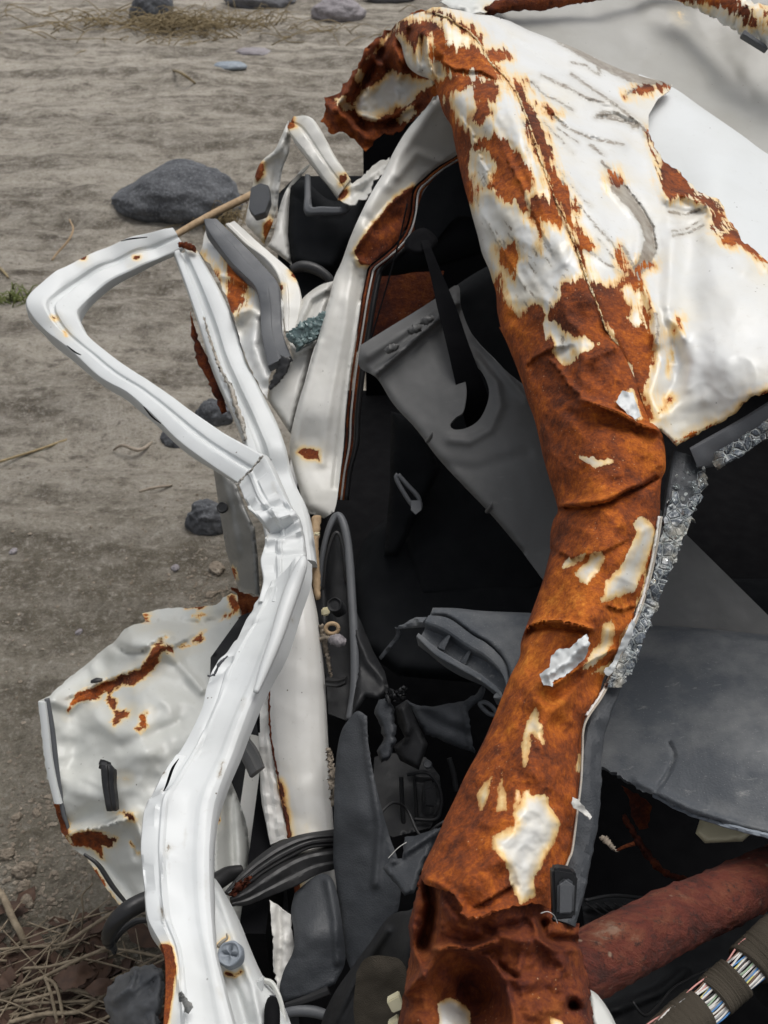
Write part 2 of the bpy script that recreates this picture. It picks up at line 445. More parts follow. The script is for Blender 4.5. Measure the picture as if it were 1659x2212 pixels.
M = {}
M['panel'] = painted('weathered_white_paint', halo_w=23, scratch=26, rustb=1.42)
M['frame'] = painted('cleaner_white_paint', white=(.62, .64, .64), halo_w=7, ragg=(7, 8), dirt=.28, rough_=.5, wob=.03)
M['dirty'] = painted('dirty_white_paint', white=(.66, .65, .61), halo_w=10, ragg=(10, 12), dirt=.5, rough_=.36, wob=.2)
M['inner'] = painted('grey_white_primer', white=(.57, .58, .55), halo_w=7, ragg=(18, 16), dirt=.4, rough_=.42, rustb=1.55, bias=-2.5)
M['shade'] = painted('overhang_shaded_paint', white=(.34, .335, .31), halo_w=10, dirt=.6, rough_=.5)  # white paint greyed to carry the shade under the overhang
M['sill'] = painted('sandy_white_paint', white=(.65, .64, .61), halo_w=14, ragg=(8, 8), dirt=.45, rough_=.38, wob=.1)
M['black'] = plastic('black_plastic', (.014, .0145, .016), .5, 500, .15, .2, (.09, .09, .09), .3)
M['void'] = plastic('deep_shade_black', (.006, .006, .007), .85, 300, .1, .05, (.03, .03, .03), .1)  # near-black colour standing in for deep shade in cabin and openings
M['fabric'] = plastic('dark_seat_fabric', (.009, .010, .0115), .85, 900, .5, .1, (.03, .03, .03), .12)
M['grain'] = plastic('grained_charcoal_plastic', (.030, .034, .040), .62, 520, .45, .22, (.16, .16, .16))
M['dash'] = plastic('dusty_dashboard_plastic', (.064, .072, .083), .64, 430, .4, .8, (.28, .28, .27))
M['trim'] = plastic('light_grey_plastic', (.10, .10, .099), .5, 700, .12, .15, (.32, .31, .29), .4)
M['rubber'] = plastic('black_rubber', (.014, .014, .015), .42, 200, .15, .2, (.09, .085, .08))
M['slate'] = plastic('grey_rubber', (.085, .09, .098), .55, 300, .15, .35, (.2, .2, .2))
M['strap'] = plastic('black_webbing', (.005, .005, .006), .9, 900, .3, .05, (.04, .04, .04), .1)
M['bolt'] = plastic('grey_plastic_cap', (.22, .25, .29), .55, 350, .4, .4, (.36, .38, .4))
M['cream'] = plastic('cream_plastic', (.72, .66, .45), .45, 300, .1, .25, (.5, .4, .25))
M['rag'] = plastic('brown_cloth_tape', (.055, .047, .036), .9, 1100, .9, .3, (.12, .10, .08), .1)
M['corner'] = painted('rusty_white_paint', halo_w=20, scratch=10, rustb=1.12)
M['paneldark'] = painted('dark_rusted_paint', halo_w=14, rustb=.72)
M['seam'] = painted('cracked_seam_sealer', white=(.44, .41, .35), halo_w=10, ragg=(14, 12))
M['lowshell'] = painted('white_paint_in_shade', white=(.20, .20, .19), halo_w=6)  # white paint darkened so the colour itself carries the shell's shade
def flat_rust(name, b=1.0, dark=1.0):
    t = NT(name); c, fine, mid = rust_cols(t, b)
    if dark != 1: c = t.mix(1 - dark, c, (.03, .012, .008))
    bb = t.bump(t.math('ADD', fine, t.math('MULTIPLY', mid, 2)), .7, .0016)
    return t.fin(c, .88, bb, Specular_IOR_Level=.2)
M['rust'] = flat_rust('rusted_steel')
M['rustdark'] = flat_rust('dark_rusted_steel', .75, .75)
def beam_mat():
    t = NT('flaking_red_rust')
    f = t.rng(t.noise(30, 9, .72, stretch=(.6, 1, 1.0), dist=.5), .34, .66); g = t.rng(t.noise(11, 5, .6), .36, .64); h = t.noise(120, 8, .78); v = t.vor(48)
    c = t.ramp(t.math('ADD', t.math('MULTIPLY', f, .6), t.math('MULTIPLY', g, .4)), [(0, (.018, .008, .007)), (.3, (.075, .019, .012)), (.55, (.175, .034, .018)), (.80, (.24, .072, .034)), (1, (.30, .19, .13))])
    c = t.mix(t.rng(h, .52, .66), c, (.030, .015, .013)); c = t.mix(t.math('MULTIPLY', t.rng(v, .14, .05), t.rng(g, .5, .7)), c, (.42, .30, .21))
    b = t.bump(t.math('ADD', t.math('MULTIPLY', f, .9), t.math('ADD', t.math('MULTIPLY', h, .9), t.math('MULTIPLY', v, .7))), 1.0, .005)
    return t.fin(c, .7, b)
M['beam'] = beam_mat()
def glass_mat():
    t = NT('broken_glass')
    return t.fin((.90, .95, .94), t.rng(t.noise(60, 4), .4, .6, .02, .12), None, Transmission_Weight=.94, IOR=1.5)
M['glass'] = glass_mat()
def crazed():
    t = NT('crazed_laminated_glass'); e = t.vor(85, 'DISTANCE_TO_EDGE'); e2 = t.vor(210, 'DISTANCE_TO_EDGE'); cc = t.vor(85, 'F1', 'Color')
    sep = t.n('ShaderNodeSeparateColor'); t.l(cc, sep.inputs[0])
    c = t.mix(sep.outputs[0], (.030, .037, .047), (.125, .145, .17)); c = t.mix(t.math('MULTIPLY', t.rng(e2, .05, .015), .5), c, (.45, .48, .48)); c = t.mix(t.rng(e, .075, .03), c, (.50, .53, .53))
    c = t.mix(t.math('MULTIPLY', t.rng(t.noise(30, 4), .5, .62), .6), c, (.42, .39, .31))
    return t.fin(c, .16, t.bump(t.math('ADD', t.math('MINIMUM', e, .12), t.math('MULTIPLY', sep.outputs[1], .12)), 1.0, .02))
M['crazed'] = crazed()
M['frost'] = plastic('frosted_glass_chips', (.38, .41, .40), .2, 160, .9, .5, (.6, .58, .5), .6)
M['tint'] = plastic('dark_laminated_glass', (.030, .036, .042), .18, 200, .3, .4, (.20, .21, .21), .6)
M['greenglass'] = plastic('green_glass_crumbs', (.16, .23, .23), .2, 200, 1.0, .6, (.45, .52, .5), .6)
M['sealer'] = plastic('grey_seam_sealer', (.36, .34, .30), .6, 300, .4, .5, (.45, .30, .16))
M['steel'] = plastic('dull_steel', (.30, .30, .29), .35, 300, .2, .3, (.2, .18, .15))
def wood(name, a, b, sc=(6, 60, 60)):
    t = NT(name); f = t.noise(14, 6, .6, stretch=sc)
    return t.fin(t.mix(t.rng(f, .3, .7), a, b), .8, t.bump(f, .3, .001))
M['cane'] = wood('dry_cane', (.46, .33, .20), (.30, .20, .11), (9, 9, 9))
M['straw'] = wood('dry_straw', (.33, .27, .19), (.15, .115, .075), (6, 6, 6))
M['drygrass'] = wood('dry_grass', (.30, .23, .12), (.17, .13, .07), (3, 3, 3))
M['greenleaf'] = wood('green_leaf', (.10, .14, .035), (.18, .19, .06), (3, 3, 3))
M['leaf'] = wood('brown_dead_leaf', (.10, .055, .035), (.05, .03, .022), (3, 3, 3))
M['soilwood'] = wood('bleached_wood', (.34, .29, .23), (.20, .16, .12), (4, 4, 4))
def colour(name, c, r=.4):
    t = NT(name); return t.fin(t.mix(t.noise(80, 3), c, tuple(v * .7 for v in c)), r)
WIRES = [colour('%s_wire' % n, c) for n, c in (('white', (.7, .68, .64)), ('blue', (.06, .22, .5)), ('pink', (.62, .28, .25)), ('grey', (.3, .3, .3)), ('yellow', (.6, .55, .2)), ('brown', (.14, .07, .04)), ('black', (.015, .015, .015)), ('pale_green', (.3, .42, .28)))]

def stone(name, a, b, bs=.6, dots=.5):
    t = NT(name); f = t.noise(9, 8, .65); g = t.noise(70, 8, .75); v = t.vor(55)
    c = t.mix(t.rng(f, .3, .7), a, b); c = t.mix(t.math('MULTIPLY', t.rng(g, .52, .7), dots), c, tuple(min(1, x * 2.1) for x in b))
    c = t.mix(t.math('MULTIPLY', t.rng(v, .25, .1), .6), c, tuple(x * .45 for x in a))
    return t.fin(c, .88, t.bump(t.math('ADD', g, t.math('MULTIPLY', v, .8)), bs, .006), Specular_IOR_Level=.25)
M['rock'] = stone('dark_basalt', (.050, .053, .060), (.14, .145, .155), .9, .7)
M['rockmid'] = stone('grey_basalt', (.11, .11, .12), (.20, .20, .21))
M['rockpale'] = stone('pale_pitted_stone', (.21, .19, .20), (.31, .29, .30))
M['rockblue'] = stone('blue_grey_stone', (.20, .24, .28), (.30, .33, .36), .3)
M['pebble'] = stone('brown_pebble', (.17, .135, .10), (.30, .26, .21), .2)
def sand():
    t = NT('grey_volcanic_sand')
    pos = t.n('ShaderNodeNewGeometry').outputs['Position']
    sp = t.n('ShaderNodeSeparateXYZ'); t.l(pos, sp.inputs[0]); far = t.rng(sp.outputs['Y'], .8, 2.6)
    band = t.noise(2.4, 7, .62, co=pos, stretch=(.32, 1.25, 1, (0, 0, -.10)), dist=.4)
    mid = t.noise(11, 7, .66, co=pos, stretch=(.7, 1, 1)); fine = t.noise(130, 8, .8, co=pos); gr = t.noise(420, 4, .8, co=pos)
    c = t.mix(t.rng(band, .43, .59), (.168, .147, .115), (.395, .358, .298))
    c = t.mix(t.math('MULTIPLY', t.rng(mid, .46, .66), .6), c, (.48, .44, .385))
    c = t.mix(t.math('MULTIPLY', t.rng(mid, .47, .34), .75), c, (.085, .07, .058))
    near = (.19, .168, .118)
    c = t.mix(t.rng(far, 0, 1, .6, 0), c, near)
    sp5 = t.noise(48, 5, .75, co=pos); c = t.mix(t.rng(sp5, .53, .66, 0, .55), c, (.54, .50, .44)); c = t.mix(t.rng(sp5, .46, .34, 0, .6), c, (.09, .078, .062))
    c = t.mix(t.rng(fine, .54, .72, 0, .65), c, (.60, .56, .51)); c = t.mix(t.rng(fine, .46, .30, 0, .7), c, (.07, .06, .05))
    c = t.mix(t.rng(gr, .6, .78, 0, .55), c, (.66, .62, .57)); c = t.mix(t.rng(gr, .4, .25, 0, .5), c, (.04, .035, .03))
    h = t.math('ADD', t.math('MULTIPLY', fine, .8), t.math('MULTIPLY', mid, 1.6))
    b = t.bump(t.math('ADD', h, t.math('MULTIPLY', band, 2.5)), 1.0, .016); b = t.bump(gr, .5, .003, b)
    return t.fin(c, .92, b, Specular_IOR_Level=.2)
M['sand'] = sand()
# ------------------------------------------------------------------ ground
def ground_z(x, y):
    v = Vector((x * .55, y * 1.5 + x * .12, 3.1))
    a = noise.fractal(v, 1.0, 2.0, 4) * .085
    b = noise.fractal(Vector((x * 2.1, y * 6.5 + x * .5, 1.7)), .8, 2.1, 5) * .03
    f = min(1, max(.25, (y - .6) / 2.2))
    return (a + b) * f - .01
ys = list(np.arange(-3, .4, .12)) + list(np.arange(.4, 4.6, .016)); s_ = .018
while ys[-1] < 420: ys.append(ys[-1] + s_); s_ *= 1.035
xs = list(np.arange(-2.6, 1.0, .02)); s_ = .025; lo, hi = [], []
v = -2.6
while v > -300: v -= s_; s_ *= 1.05; lo.append(v)
v = xs[-1]; s_ = .025
while v < 300: v += s_; s_ *= 1.05; hi.append(v)
xs = lo[::-1] + xs + hi
nx, ny = len(xs), len(ys)
GV = []
for yy in ys:
    for xx in xs:
        far = abs(xx) > 14 or yy > 40
        GV.append((xx, yy, 0 if far else ground_z(xx, yy)))
GF = [(j * nx + i, j * nx + i + 1, (j + 1) * nx + i + 1, (j + 1) * nx + i) for j in range(ny - 1) for i in range(nx - 1)]
tag(link('ground', GV, GF, M['sand'], None), kind='structure', label='grey brown volcanic sand rippled by run-off')

def onground(px, py):
    p, t = G(px, py); z = ground_z(p[0], p[1]); p, t = G(px, py, z); return p, t

# ------------------------------------------------------------------ rocks
def rock(label, x0, x1, y0, y1, mat, seed, taper=0.0, group=None, flat=None, rot=0, amp=.16, name='rock'):
    p, t = onground((x0 + x1) / 2, y1 - (y1 - y0) * .12)
    w = (x1 - x0) * PX * t; dep = PITCH + math.atan((y1 - IH / 2) / (IH / 2) * TY)
    h = (y1 - y0) * PX * t / max(.45, math.cos(dep)); 
    hz = h * (flat or .8)
    bm = bmesh.new(); bmesh.ops.create_icosphere(bm, subdivisions=5, radius=1)
    for v in bm.verts:
        c = v.co.copy(); n = noise.fractal(c * 1.1 + Vector((seed, 0, 0)), 1, 2, 3) * amp + noise.fractal(c * 5 + Vector((seed, 3, 0)), .8, 2.2, 4) * amp * .16
        n -= abs(noise.noise(c * 2.2 + Vector((0, seed, 0)))) * amp * .6 + abs(noise.noise(c * 6 + Vector((0, seed, 4)))) * amp * .22
        q = c * (1 + n)
        sx = 1 - taper * max(0, -q.x) ** 1.3 * .75
        v.co = (q.x * w / 2, q.y * w * .36 * (1 - taper * .35 * max(0, -q.x)), q.z * hz * .55 * sx + hz * .22 - taper * max(0, -q.x) * hz * .10)
    V = [tuple(v.co) for v in bm.verts]; F = [[v.index for v in f.verts] for f in bm.faces]; bm.free()
    cs, sn = math.cos(rot), math.sin(rot)
    b = np.array((p[0], p[1] + w * .22, p[2]))
    V = [(b[0] + x * cs - y * sn, b[1] + x * sn + y * cs, b[2] + z) for x, y, z in V]
    return tag(link(name, V, F, mat, None, loc=b), label, 'pebble' if name == 'pebble' else 'rock', group)
rock('large dark grey boulder tapering to the left, on the sand behind the bent frame', 230, 520, 333, 492, M['rock'], 3.3, taper=.75, flat=.78, amp=.13)
rock('rounded dark grey rock in a ring of dry grass', 278, 376, -25, 58, M['rock'], 8.1, amp=.2, flat=.95)
rock('dark rock cut by the upper edge, right of the dry grass', 480, 640, -60, 26, M['rockmid'], 1.2, amp=.2)
rock('pale pitted rock with a purplish tint near the upper edge', 668, 790, -12, 50, M['rockpale'], 5.6, amp=.15)
rock('flat mauve grey stone half buried in the sand', 505, 588, 88, 127, M['rockpale'], 6.9, flat=.5, amp=.1)
rock('small smooth blue grey stone in front of the mauve stone', 458, 532, 126, 153, M['rockblue'], 2.7, flat=.6, amp=.08)
rock('grey rock far back at the upper edge above the boulder', 430, 500, -40, 4, M['rockmid'], 9.4)
rock('grey rock at the upper edge beside the rusty roof corner', 790, 900, -50, 8, M['rockmid'], 4.4)
rock('dark rock peeping out between the bent frame and the upright post', 420, 500, 855, 925, M['rock'], 7.7)
rock('dark stone under the lower bar of the bent window frame', 345, 440, 920, 975, M['rock'], 6.1)
rock('dark pitted rock wedged beside the lower door post', 396, 500, 1075, 1162, M['rock'], 2.2, amp=.2)
PG = 'pebbles on the sand at lower left'
for i, (x, y, r, lab) in enumerate([
    (52, 1885, 26, 'brown pebble, largest of the cluster left of the white panel'), (50, 1918, 17, 'tan pebble touching the largest brown pebble'),
    (58, 1952, 18, 'ochre pebble below the largest brown pebble'), (35, 1768, 13, 'small tan pebble above the pebble cluster'),
    (78, 1758, 12, 'small pale pebble close to the rusty panel corner'), (12, 1850, 18, 'grey pebble at the left border beside the cluster'),
    (28, 1192, 11, 'lone round whitish pebble on bare sand at the left border'), (122, 1992, 14, 'ochre pebble just above the straw'),
    (170, 1366, 9, 'small whitish pebble above the dented white panel'), (468, 1230, 22, 'beige pebble right next to the door post, biggest there'),
    (455, 1285, 13, 'grey pebble below the beige pebble by the door post'), (378, 1228, 12, 'pale chip of stone on the sand left of the beige pebble'),
    (110, 1950, 11, 'tiny grey pebble between the ochre pebbles')]):
    rock(lab, x - r, x + r, y - r * .6, y + r * .5, M['pebble'] if i not in (6, 8, 11) else M['rockpale'], 11 + i * 1.7, amp=.3, group=PG, name='pebble', flat=.7, rot=i * 1.3)

# gravel: uncountable small grains strewn over the near sand
def octa(c, r, g):
    a = g.random() * 6.28; s = [r * g.uniform(.6, 1.2) for _ in range(3)]
    V = []
    for k in range(5):
        b = a + k * 1.257; V.append((c[0] + math.cos(b) * s[0] * g.uniform(.8, 1.1), c[1] + math.sin(b) * s[1] * g.uniform(.8, 1.1), c[2] + r * .1))
    V += [(c[0] + r * .1, c[1], c[2] + s[2] * .75), (c[0], c[1], c[2] - s[2] * .5)]
    return V, [(k, (k + 1) % 5, 5) for k in range(5)] + [((k + 1) % 5, k, 6) for k in range(5)]
g = random.Random(5); V, F = [], []
for _ in range(5200):
    px, py = g.uniform(-60, 620), g.triangular(450, 2300, 2000)
    if g.random() < .25: px, py = g.gauss(90, 90), g.gauss(1830, 120)
    if g.random() < .12: px, py = g.gauss(450, 45), g.gauss(1270, 60)
    p, t = G(px, py); z = ground_z(p[0], p[1]); r = .0012 + .0045 * g.random() ** 3
    v, f = octa((p[0], p[1], z + r * .3), r, g); b = len(V); V += v; F += [tuple(b + i for i in q) for q in f]
tag(link('gravel', V, F, M['pebble'], None, smooth_=False), kind='stuff', label='fine gravel strewn over the sand')

# ------------------------------------------------------------------ dry stalks and grass
def stalk(label, pts, r, mat, name='dry_stalk', cat='stalk', group=None, lift=.004, jag=.0003, k=7):
    W = []
    for q in pts:
        p, t = G(q[0], q[1]); z = ground_z(p[0], p[1]) + lift + (q[2] if len(q) > 2 else 0)
        p, t = G(q[0], q[1], z); W.append(p)
    V, F = tube_v(W, r, k, len(W) * 8, jag=jag)
    return tag(link(name, V, F, mat, None, loc=W[0]), label, cat, group)
stalk('long dry brown stalk lying across the sand towards the bent frame', [(-20, 1003), (80, 972), (130, 955), (200, 930), (260, 915), (320, 892), (360, 880)], [.004, .004, .0045, .004, .004, .003, .002], M['drygrass'])
stalk('thin curved stalk arching over the sand left of the boulder', [(112, 562), (125, 545, .02), (147, 520, .05), (158, 495, .07), (150, 474, .08)], [.004, .004, .0045, .004, .003], M['cane'])
stalk('short forked root lying under the lower bar of the frame', [(245, 972, .0), (265, 962, .03), (300, 972, .02), (330, 955, .0), (360, 938)], [.003, .005, .006, .005, .003], M['soilwood'], 'root', 'root')
stalk('pale twig lying on the sand under the frame joint', [(300, 1062), (330, 1054), (372, 1048)], [.003, .004, .003], M['soilwood'], 'twig', 'twig')
stalk('bare curved stick at the lower left border', [(-25, 1905, .02), (5, 1935, .03), (28, 1985, .03), (46, 2020, .02), (58, 2048, .0)], [.005, .006, .006, .0055, .005], M['straw'], 'stick', 'stick')
stalk('thin twig lying on the sand near the far blue stone', [(375, 152), (395, 160), (422, 180)], [.008, .01, .007], M['drygrass'], 'twig', 'twig')
stalk('faint twig at the left border level with the boulder', [(-5, 575), (10, 590), (18, 600)], [.006, .006, .004], M['drygrass'], 'twig', 'twig')

def tuft(name, label, cx, cy, n, spread, ln, mat, seed, r=.0035, up=.6, cat='grass'):
    g = random.Random(seed); b, t = onground(cx, cy); V, F = [], []
    for _ in range(n):
        a = g.random() * 6.283; rr = abs(g.gauss(0, spread)); p = np.array((b[0] + math.cos(a) * rr * 1.5, b[1] + math.sin(a) * rr * .8, 0)); p[2] = ground_z(p[0], p[1])
        dr = g.random() * 6.283; l = ln * g.uniform(.5, 1.2); u = l * up * g.random()
        q = p + np.array((math.cos(dr) * l * .5, math.sin(dr) * l * .5, u)); e = p + np.array((math.cos(dr + g.gauss(0, .4)) * l, math.sin(dr + g.gauss(0, .4)) * l, u * g.uniform(.2, 1.1)))
        v, f = tube_v([p, q, e], [r, r * .8, r * .3], 4, 6, base=len(V)); V += v.tolist(); F += f
    return tag(link(name, V, F, mat, None, loc=b), label, cat, None, 'stuff' if n > 50 and mat is M['drygrass'] else None)
tuft('grass_tuft', 'flattened tuft of dry yellow grass in front of the rounded rock', 350, 58, 320, .50, .42, M['drygrass'], 1, .005, .3)
tuft('grass_tuft', 'wispy dry grass right of the rounded rock by the upper edge', 455, 60, 110, .30, .35, M['drygrass'], 12, .004, .6)
tuft('grass_tuft', 'sparse dry grass between the mauve stone and the rusty roof', 690, 68, 40, .25, .25, M['drygrass'], 2, .004, .4)
tuft('grass_tuft', 'small green tuft of grass at the left border', 32, 648, 60, .06, .07, M['greenleaf'], 3, .003, .8)
tuft('grass_tuft', 'dry grass caught at the foot of the leaning cane', 478, 505, 70, .06, .12, M['drygrass'], 4, .0022, .9)
tuft('grass_tuft', 'small brown weed on the right of the boulder', 555, 440, 25, .04, .07, M['leaf'], 6, .004, .8)
# straw litter in the lower left corner: a tangle nobody could count, plus the stalks that stand out
g = random.Random(21); V, F = [], []
for _ in range(95):
    px, py = g.gauss(90, 110), g.gauss(2140, 70)
    p, t = G(px, py); z = ground_z(p[0], p[1]) + g.uniform(.0, .03)
    a = g.gauss(.35, .5) if g.random() < .7 else g.random() * 3.14; l = g.uniform(.03, .14)
    d_ = np.array((math.cos(a), math.sin(a), g.gauss(0, .12))); m_ = np.array((p[0], p[1], z))
    v, f = tube_v([m_ - d_ * l, m_ + np.array((0, 0, g.uniform(0, .008))), m_ + d_ * l], np.array([.0013, .0017, .0009]) * g.choice((.6, .8, 1, 1, 1.5)), 5, 7, base=len(V)); V += v.tolist(); F += f
tag(link('straw_litter', V, F, M['straw'], None), kind='stuff', label='tangle of thin dry straw on the ground')
V, F = [], []
for _ in range(420):
    px, py = g.gauss(130, 110), g.gauss(2160, 70)
    p, t = G(px, py); z = ground_z(p[0], p[1]) + g.uniform(.002, .02); a = g.random() * 6.28; l = g.uniform(.012, .035); w = l * g.uniform(.4, .7)
    u = np.array((math.cos(a), math.sin(a), g.gauss(0, .3))) * l; s = np.array((-math.sin(a), math.cos(a), g.gauss(0, .3))) * w; c = np.array((p[0], p[1], z)); b = len(V)
    V += [c - u, c - u * .3 - s * .8 + (0, 0, .004), c + u * .4 - s * .6, c + u, c + u * .3 + s * .7, c - u * .4 + s * .8 + (0, 0, .005)]; F.append((b, b + 1, b + 2, b + 3)); F.append((b, b + 3, b + 4, b + 5))
tag(link('leaf_litter', V, F, M['leaf'], None, smooth_=False), kind='stuff', label='brown dead leaves under the straw')
SG = 'straw stalks standing out of the litter'
def zs(p): return [(*r7([q[:2]])[0], q[2]) for q in p]
for lab, pts, r in [
    ('long pale stalk running from the lower left corner up to the rubber loop', [(0, 1275, .02), (180, 1200, .04), (300, 1140, .05), (480, 1060, .05)], .0030),
    ('pale stalk crossing just above the lower edge', [(0, 1340, .02), (150, 1310, .03), (320, 1300, .03), (460, 1290, .02)], .0022),
    ('stalk slanting up from the litter to the rusty panel edge', [(250, 1060, .03), (300, 1040, .05), (420, 960, .06), (510, 905, .06)], .0030),
    ('bent stalk forming an upright hook in the middle of the litter', [(190, 1200, .05), (215, 1260, .05), (245, 1397, .02)], .0026),
    ('second leg of the hooked stalk in the litter', [(190, 1200, .05), (240, 1240, .05), (275, 1397, .02)], .0026),
    ('slender stalk standing nearly upright beside the panel', [(345, 1000, .02), (355, 920, .06), (350, 850, .08), (395, 800, .10)], .0016),
    ('thick faded stalk low in the litter', [(40, 1390, .03), (180, 1355, .03), (350, 1340, .03), (470, 1250, .03)], .0034),
    ('fine stalk leaning out from the upper side of the litter', [(250, 1080, .03), (290, 1000, .05), (330, 905, .06)], .0016),
    ('stalk across the leaves below the rubber loop', [(100, 1160, .03), (220, 1150, .04), (400, 1100, .04), (470, 1075, .03)], .0022),
    ('crooked stalk on the dead leaves at the lower edge', [(60, 1300, .03), (140, 1290, .05), (300, 1250, .04), (440, 1285, .02)], .0026)]:
    stalk(lab, zs(pts), r, M['straw'], 'straw_stalk', 'straw', SG)
for lab, pts, w in [('crinkled brown dead leaf under the hooked stalk', [(225, 1200), (290, 1150), (370, 1130), (410, 1180), (350, 1230), (270, 1260)], 0), ('reddish dead leaf at the lower left border', [(0, 1190), (45, 1150), (70, 1200), (45, 1240), (5, 1255)], 0),
                     ('curled dead leaf next to the grey plastic fragment', [(360, 1250), (420, 1200), (480, 1210), (460, 1260), (400, 1285)], 0)]:
    q = r7(pts); c, t = G(*np.mean(q, 0))
    dd = [(*v, G(v[0], v[1])[1] - .03 - .012 * (i % 3)) for i, v in enumerate(q)]
    tag(patch('dead_leaf', rough(q, 6, 1.5, 3, True), dd, M['leaf'], None, sp=6, creases=[([q[0], q[3]], -.004, 6)], namp=.006, nsc=.03, th=.0006, loc=c), lab, 'leaf')
# ------------------------------------------------------------------ the wreck
CAR = thing('wrecked_car', 'crushed white car wreck with rusted windscreen pillar, torn roof and open dark cabin', 'car', (.25, 1.25, 0))
W8 = lambda q, *a: [(x, y, a[0]) for x, y in q]

# main sheet: distance field shared by pillar and roof skin
main_ctrl = [(917, 24, 1.50), (935, 180, 1.45), (1000, 330, 1.36), (1062, 590, 1.23), (1095, 740, 1.16), (1150, 900, 1.09), (1205, 1100, 1.02), (1165, 1290, .98), (1110, 1430, .94), (1065, 1580, .89), (990, 1730, .85), (905, 1895, .80), (885, 2020, .78), (870, 2212, .73),
    (965, 60, 1.44), (1060, 250, 1.30), (1120, 450, 1.185), (1180, 650, 1.10), (1250, 800, 1.045), (1290, 950, .99), (1310, 1080, .955), (1300, 1200, .925), (1250, 1350, .89), (1200, 1500, .85), (1150, 1650, .81), (1110, 1800, .77), (1060, 1950, .735), (1060, 2212, .69),
    (1440, 970, 1.00), (1430, 1100, .985), (1390, 1260, .96), (1310, 1460, .92), (1260, 1600, .875), (1250, 1750, .835), (1200, 1960, .785), (1260, 2100, .765), (1275, 2212, .745),
    (1110, 60, 1.53), (1300, 130, 1.54), (1450, 185, 1.52), (1250, 300, 1.29), (1400, 285, 1.39), (1350, 480, 1.18), (1480, 420, 1.28), (1330, 620, 1.09), (1430, 600, 1.13), (1550, 600, 1.11), (1659, 600, 1.12), (1800, 650, 1.15), (1450, 800, 1.045), (1550, 780, 1.01), (1659, 760, 1.00), (1480, 960, 1.01), (1600, 880, .99), (1800, 780, .98), (2300, 700, 1.02), (2300, 600, 1.2), (2400, 760, 1.0)]
FIELD = TPS(main_ctrl)
SEAM = r2([(195, 48), (240, 55), (290, 75), (340, 105), (400, 150), (440, 200), (470, 260), (530, 320), (590, 400), (640, 530), (690, 680), (740, 820), (800, 950), (850, 1080), (890, 1200), (940, 1320)]) + r4([(1195, 545), (1240, 600), (1300, 720), (1340, 830), (1372, 920)])

# rust traced from the photograph
PR = [r2([(75, 130), (95, 95), (150, 85), (200, 80), (240, 95), (258, 135), (300, 165), (295, 190), (330, 212), (380, 197), (400, 170), (435, 200), (470, 262), (510, 305), (530, 352), (490, 342), (430, 332), (400, 312), (330, 322), (280, 305), (240, 262), (225, 230), (240, 190), (230, 150), (190, 152), (170, 200), (150, 240), (130, 200), (105, 170)]),
      r2([(235, 345), (330, 322), (430, 328), (520, 350), (500, 400), (465, 440), (480, 480), (440, 545), (400, 500), (425, 430), (385, 365), (330, 390), (285, 415), (300, 470), (350, 560), (415, 615), (440, 560), (500, 580), (545, 600), (600, 650), (645, 730), (650, 780), (610, 850), (580, 870), (540, 860), (500, 810), (460, 800), (480, 760), (500, 700), (450, 660), (430, 640), (395, 650), (385, 720), (415, 790), (400, 880), (350, 830), (315, 690), (290, 590), (220, 440)]),
      r2([(640, 850), (690, 830), (740, 860), (790, 930), (785, 975), (740, 960), (690, 930), (700, 1000), (690, 1080), (665, 1060), (680, 990), (640, 920)]),
      r2([(510, 1070), (540, 1040), (580, 1045), (610, 1100), (580, 1130), (575, 1190), (545, 1140), (515, 1110)]),
      r2([(420, 600), (470, 640), (520, 720), (545, 800), (590, 880), (640, 900), (620, 860), (560, 780), (530, 700), (500, 620)]),
      r4([(640, 300), (705, 318), (730, 296), (745, 370), (790, 440), (830, 490), (850, 440), (900, 428), (940, 462), (995, 400), (1000, 370), (1050, 322), (1085, 290), (1110, 300), (1150, 330), (1200, 340), (1500, 350), (1500, 4000), (200, 4000), (640, 1400)])]
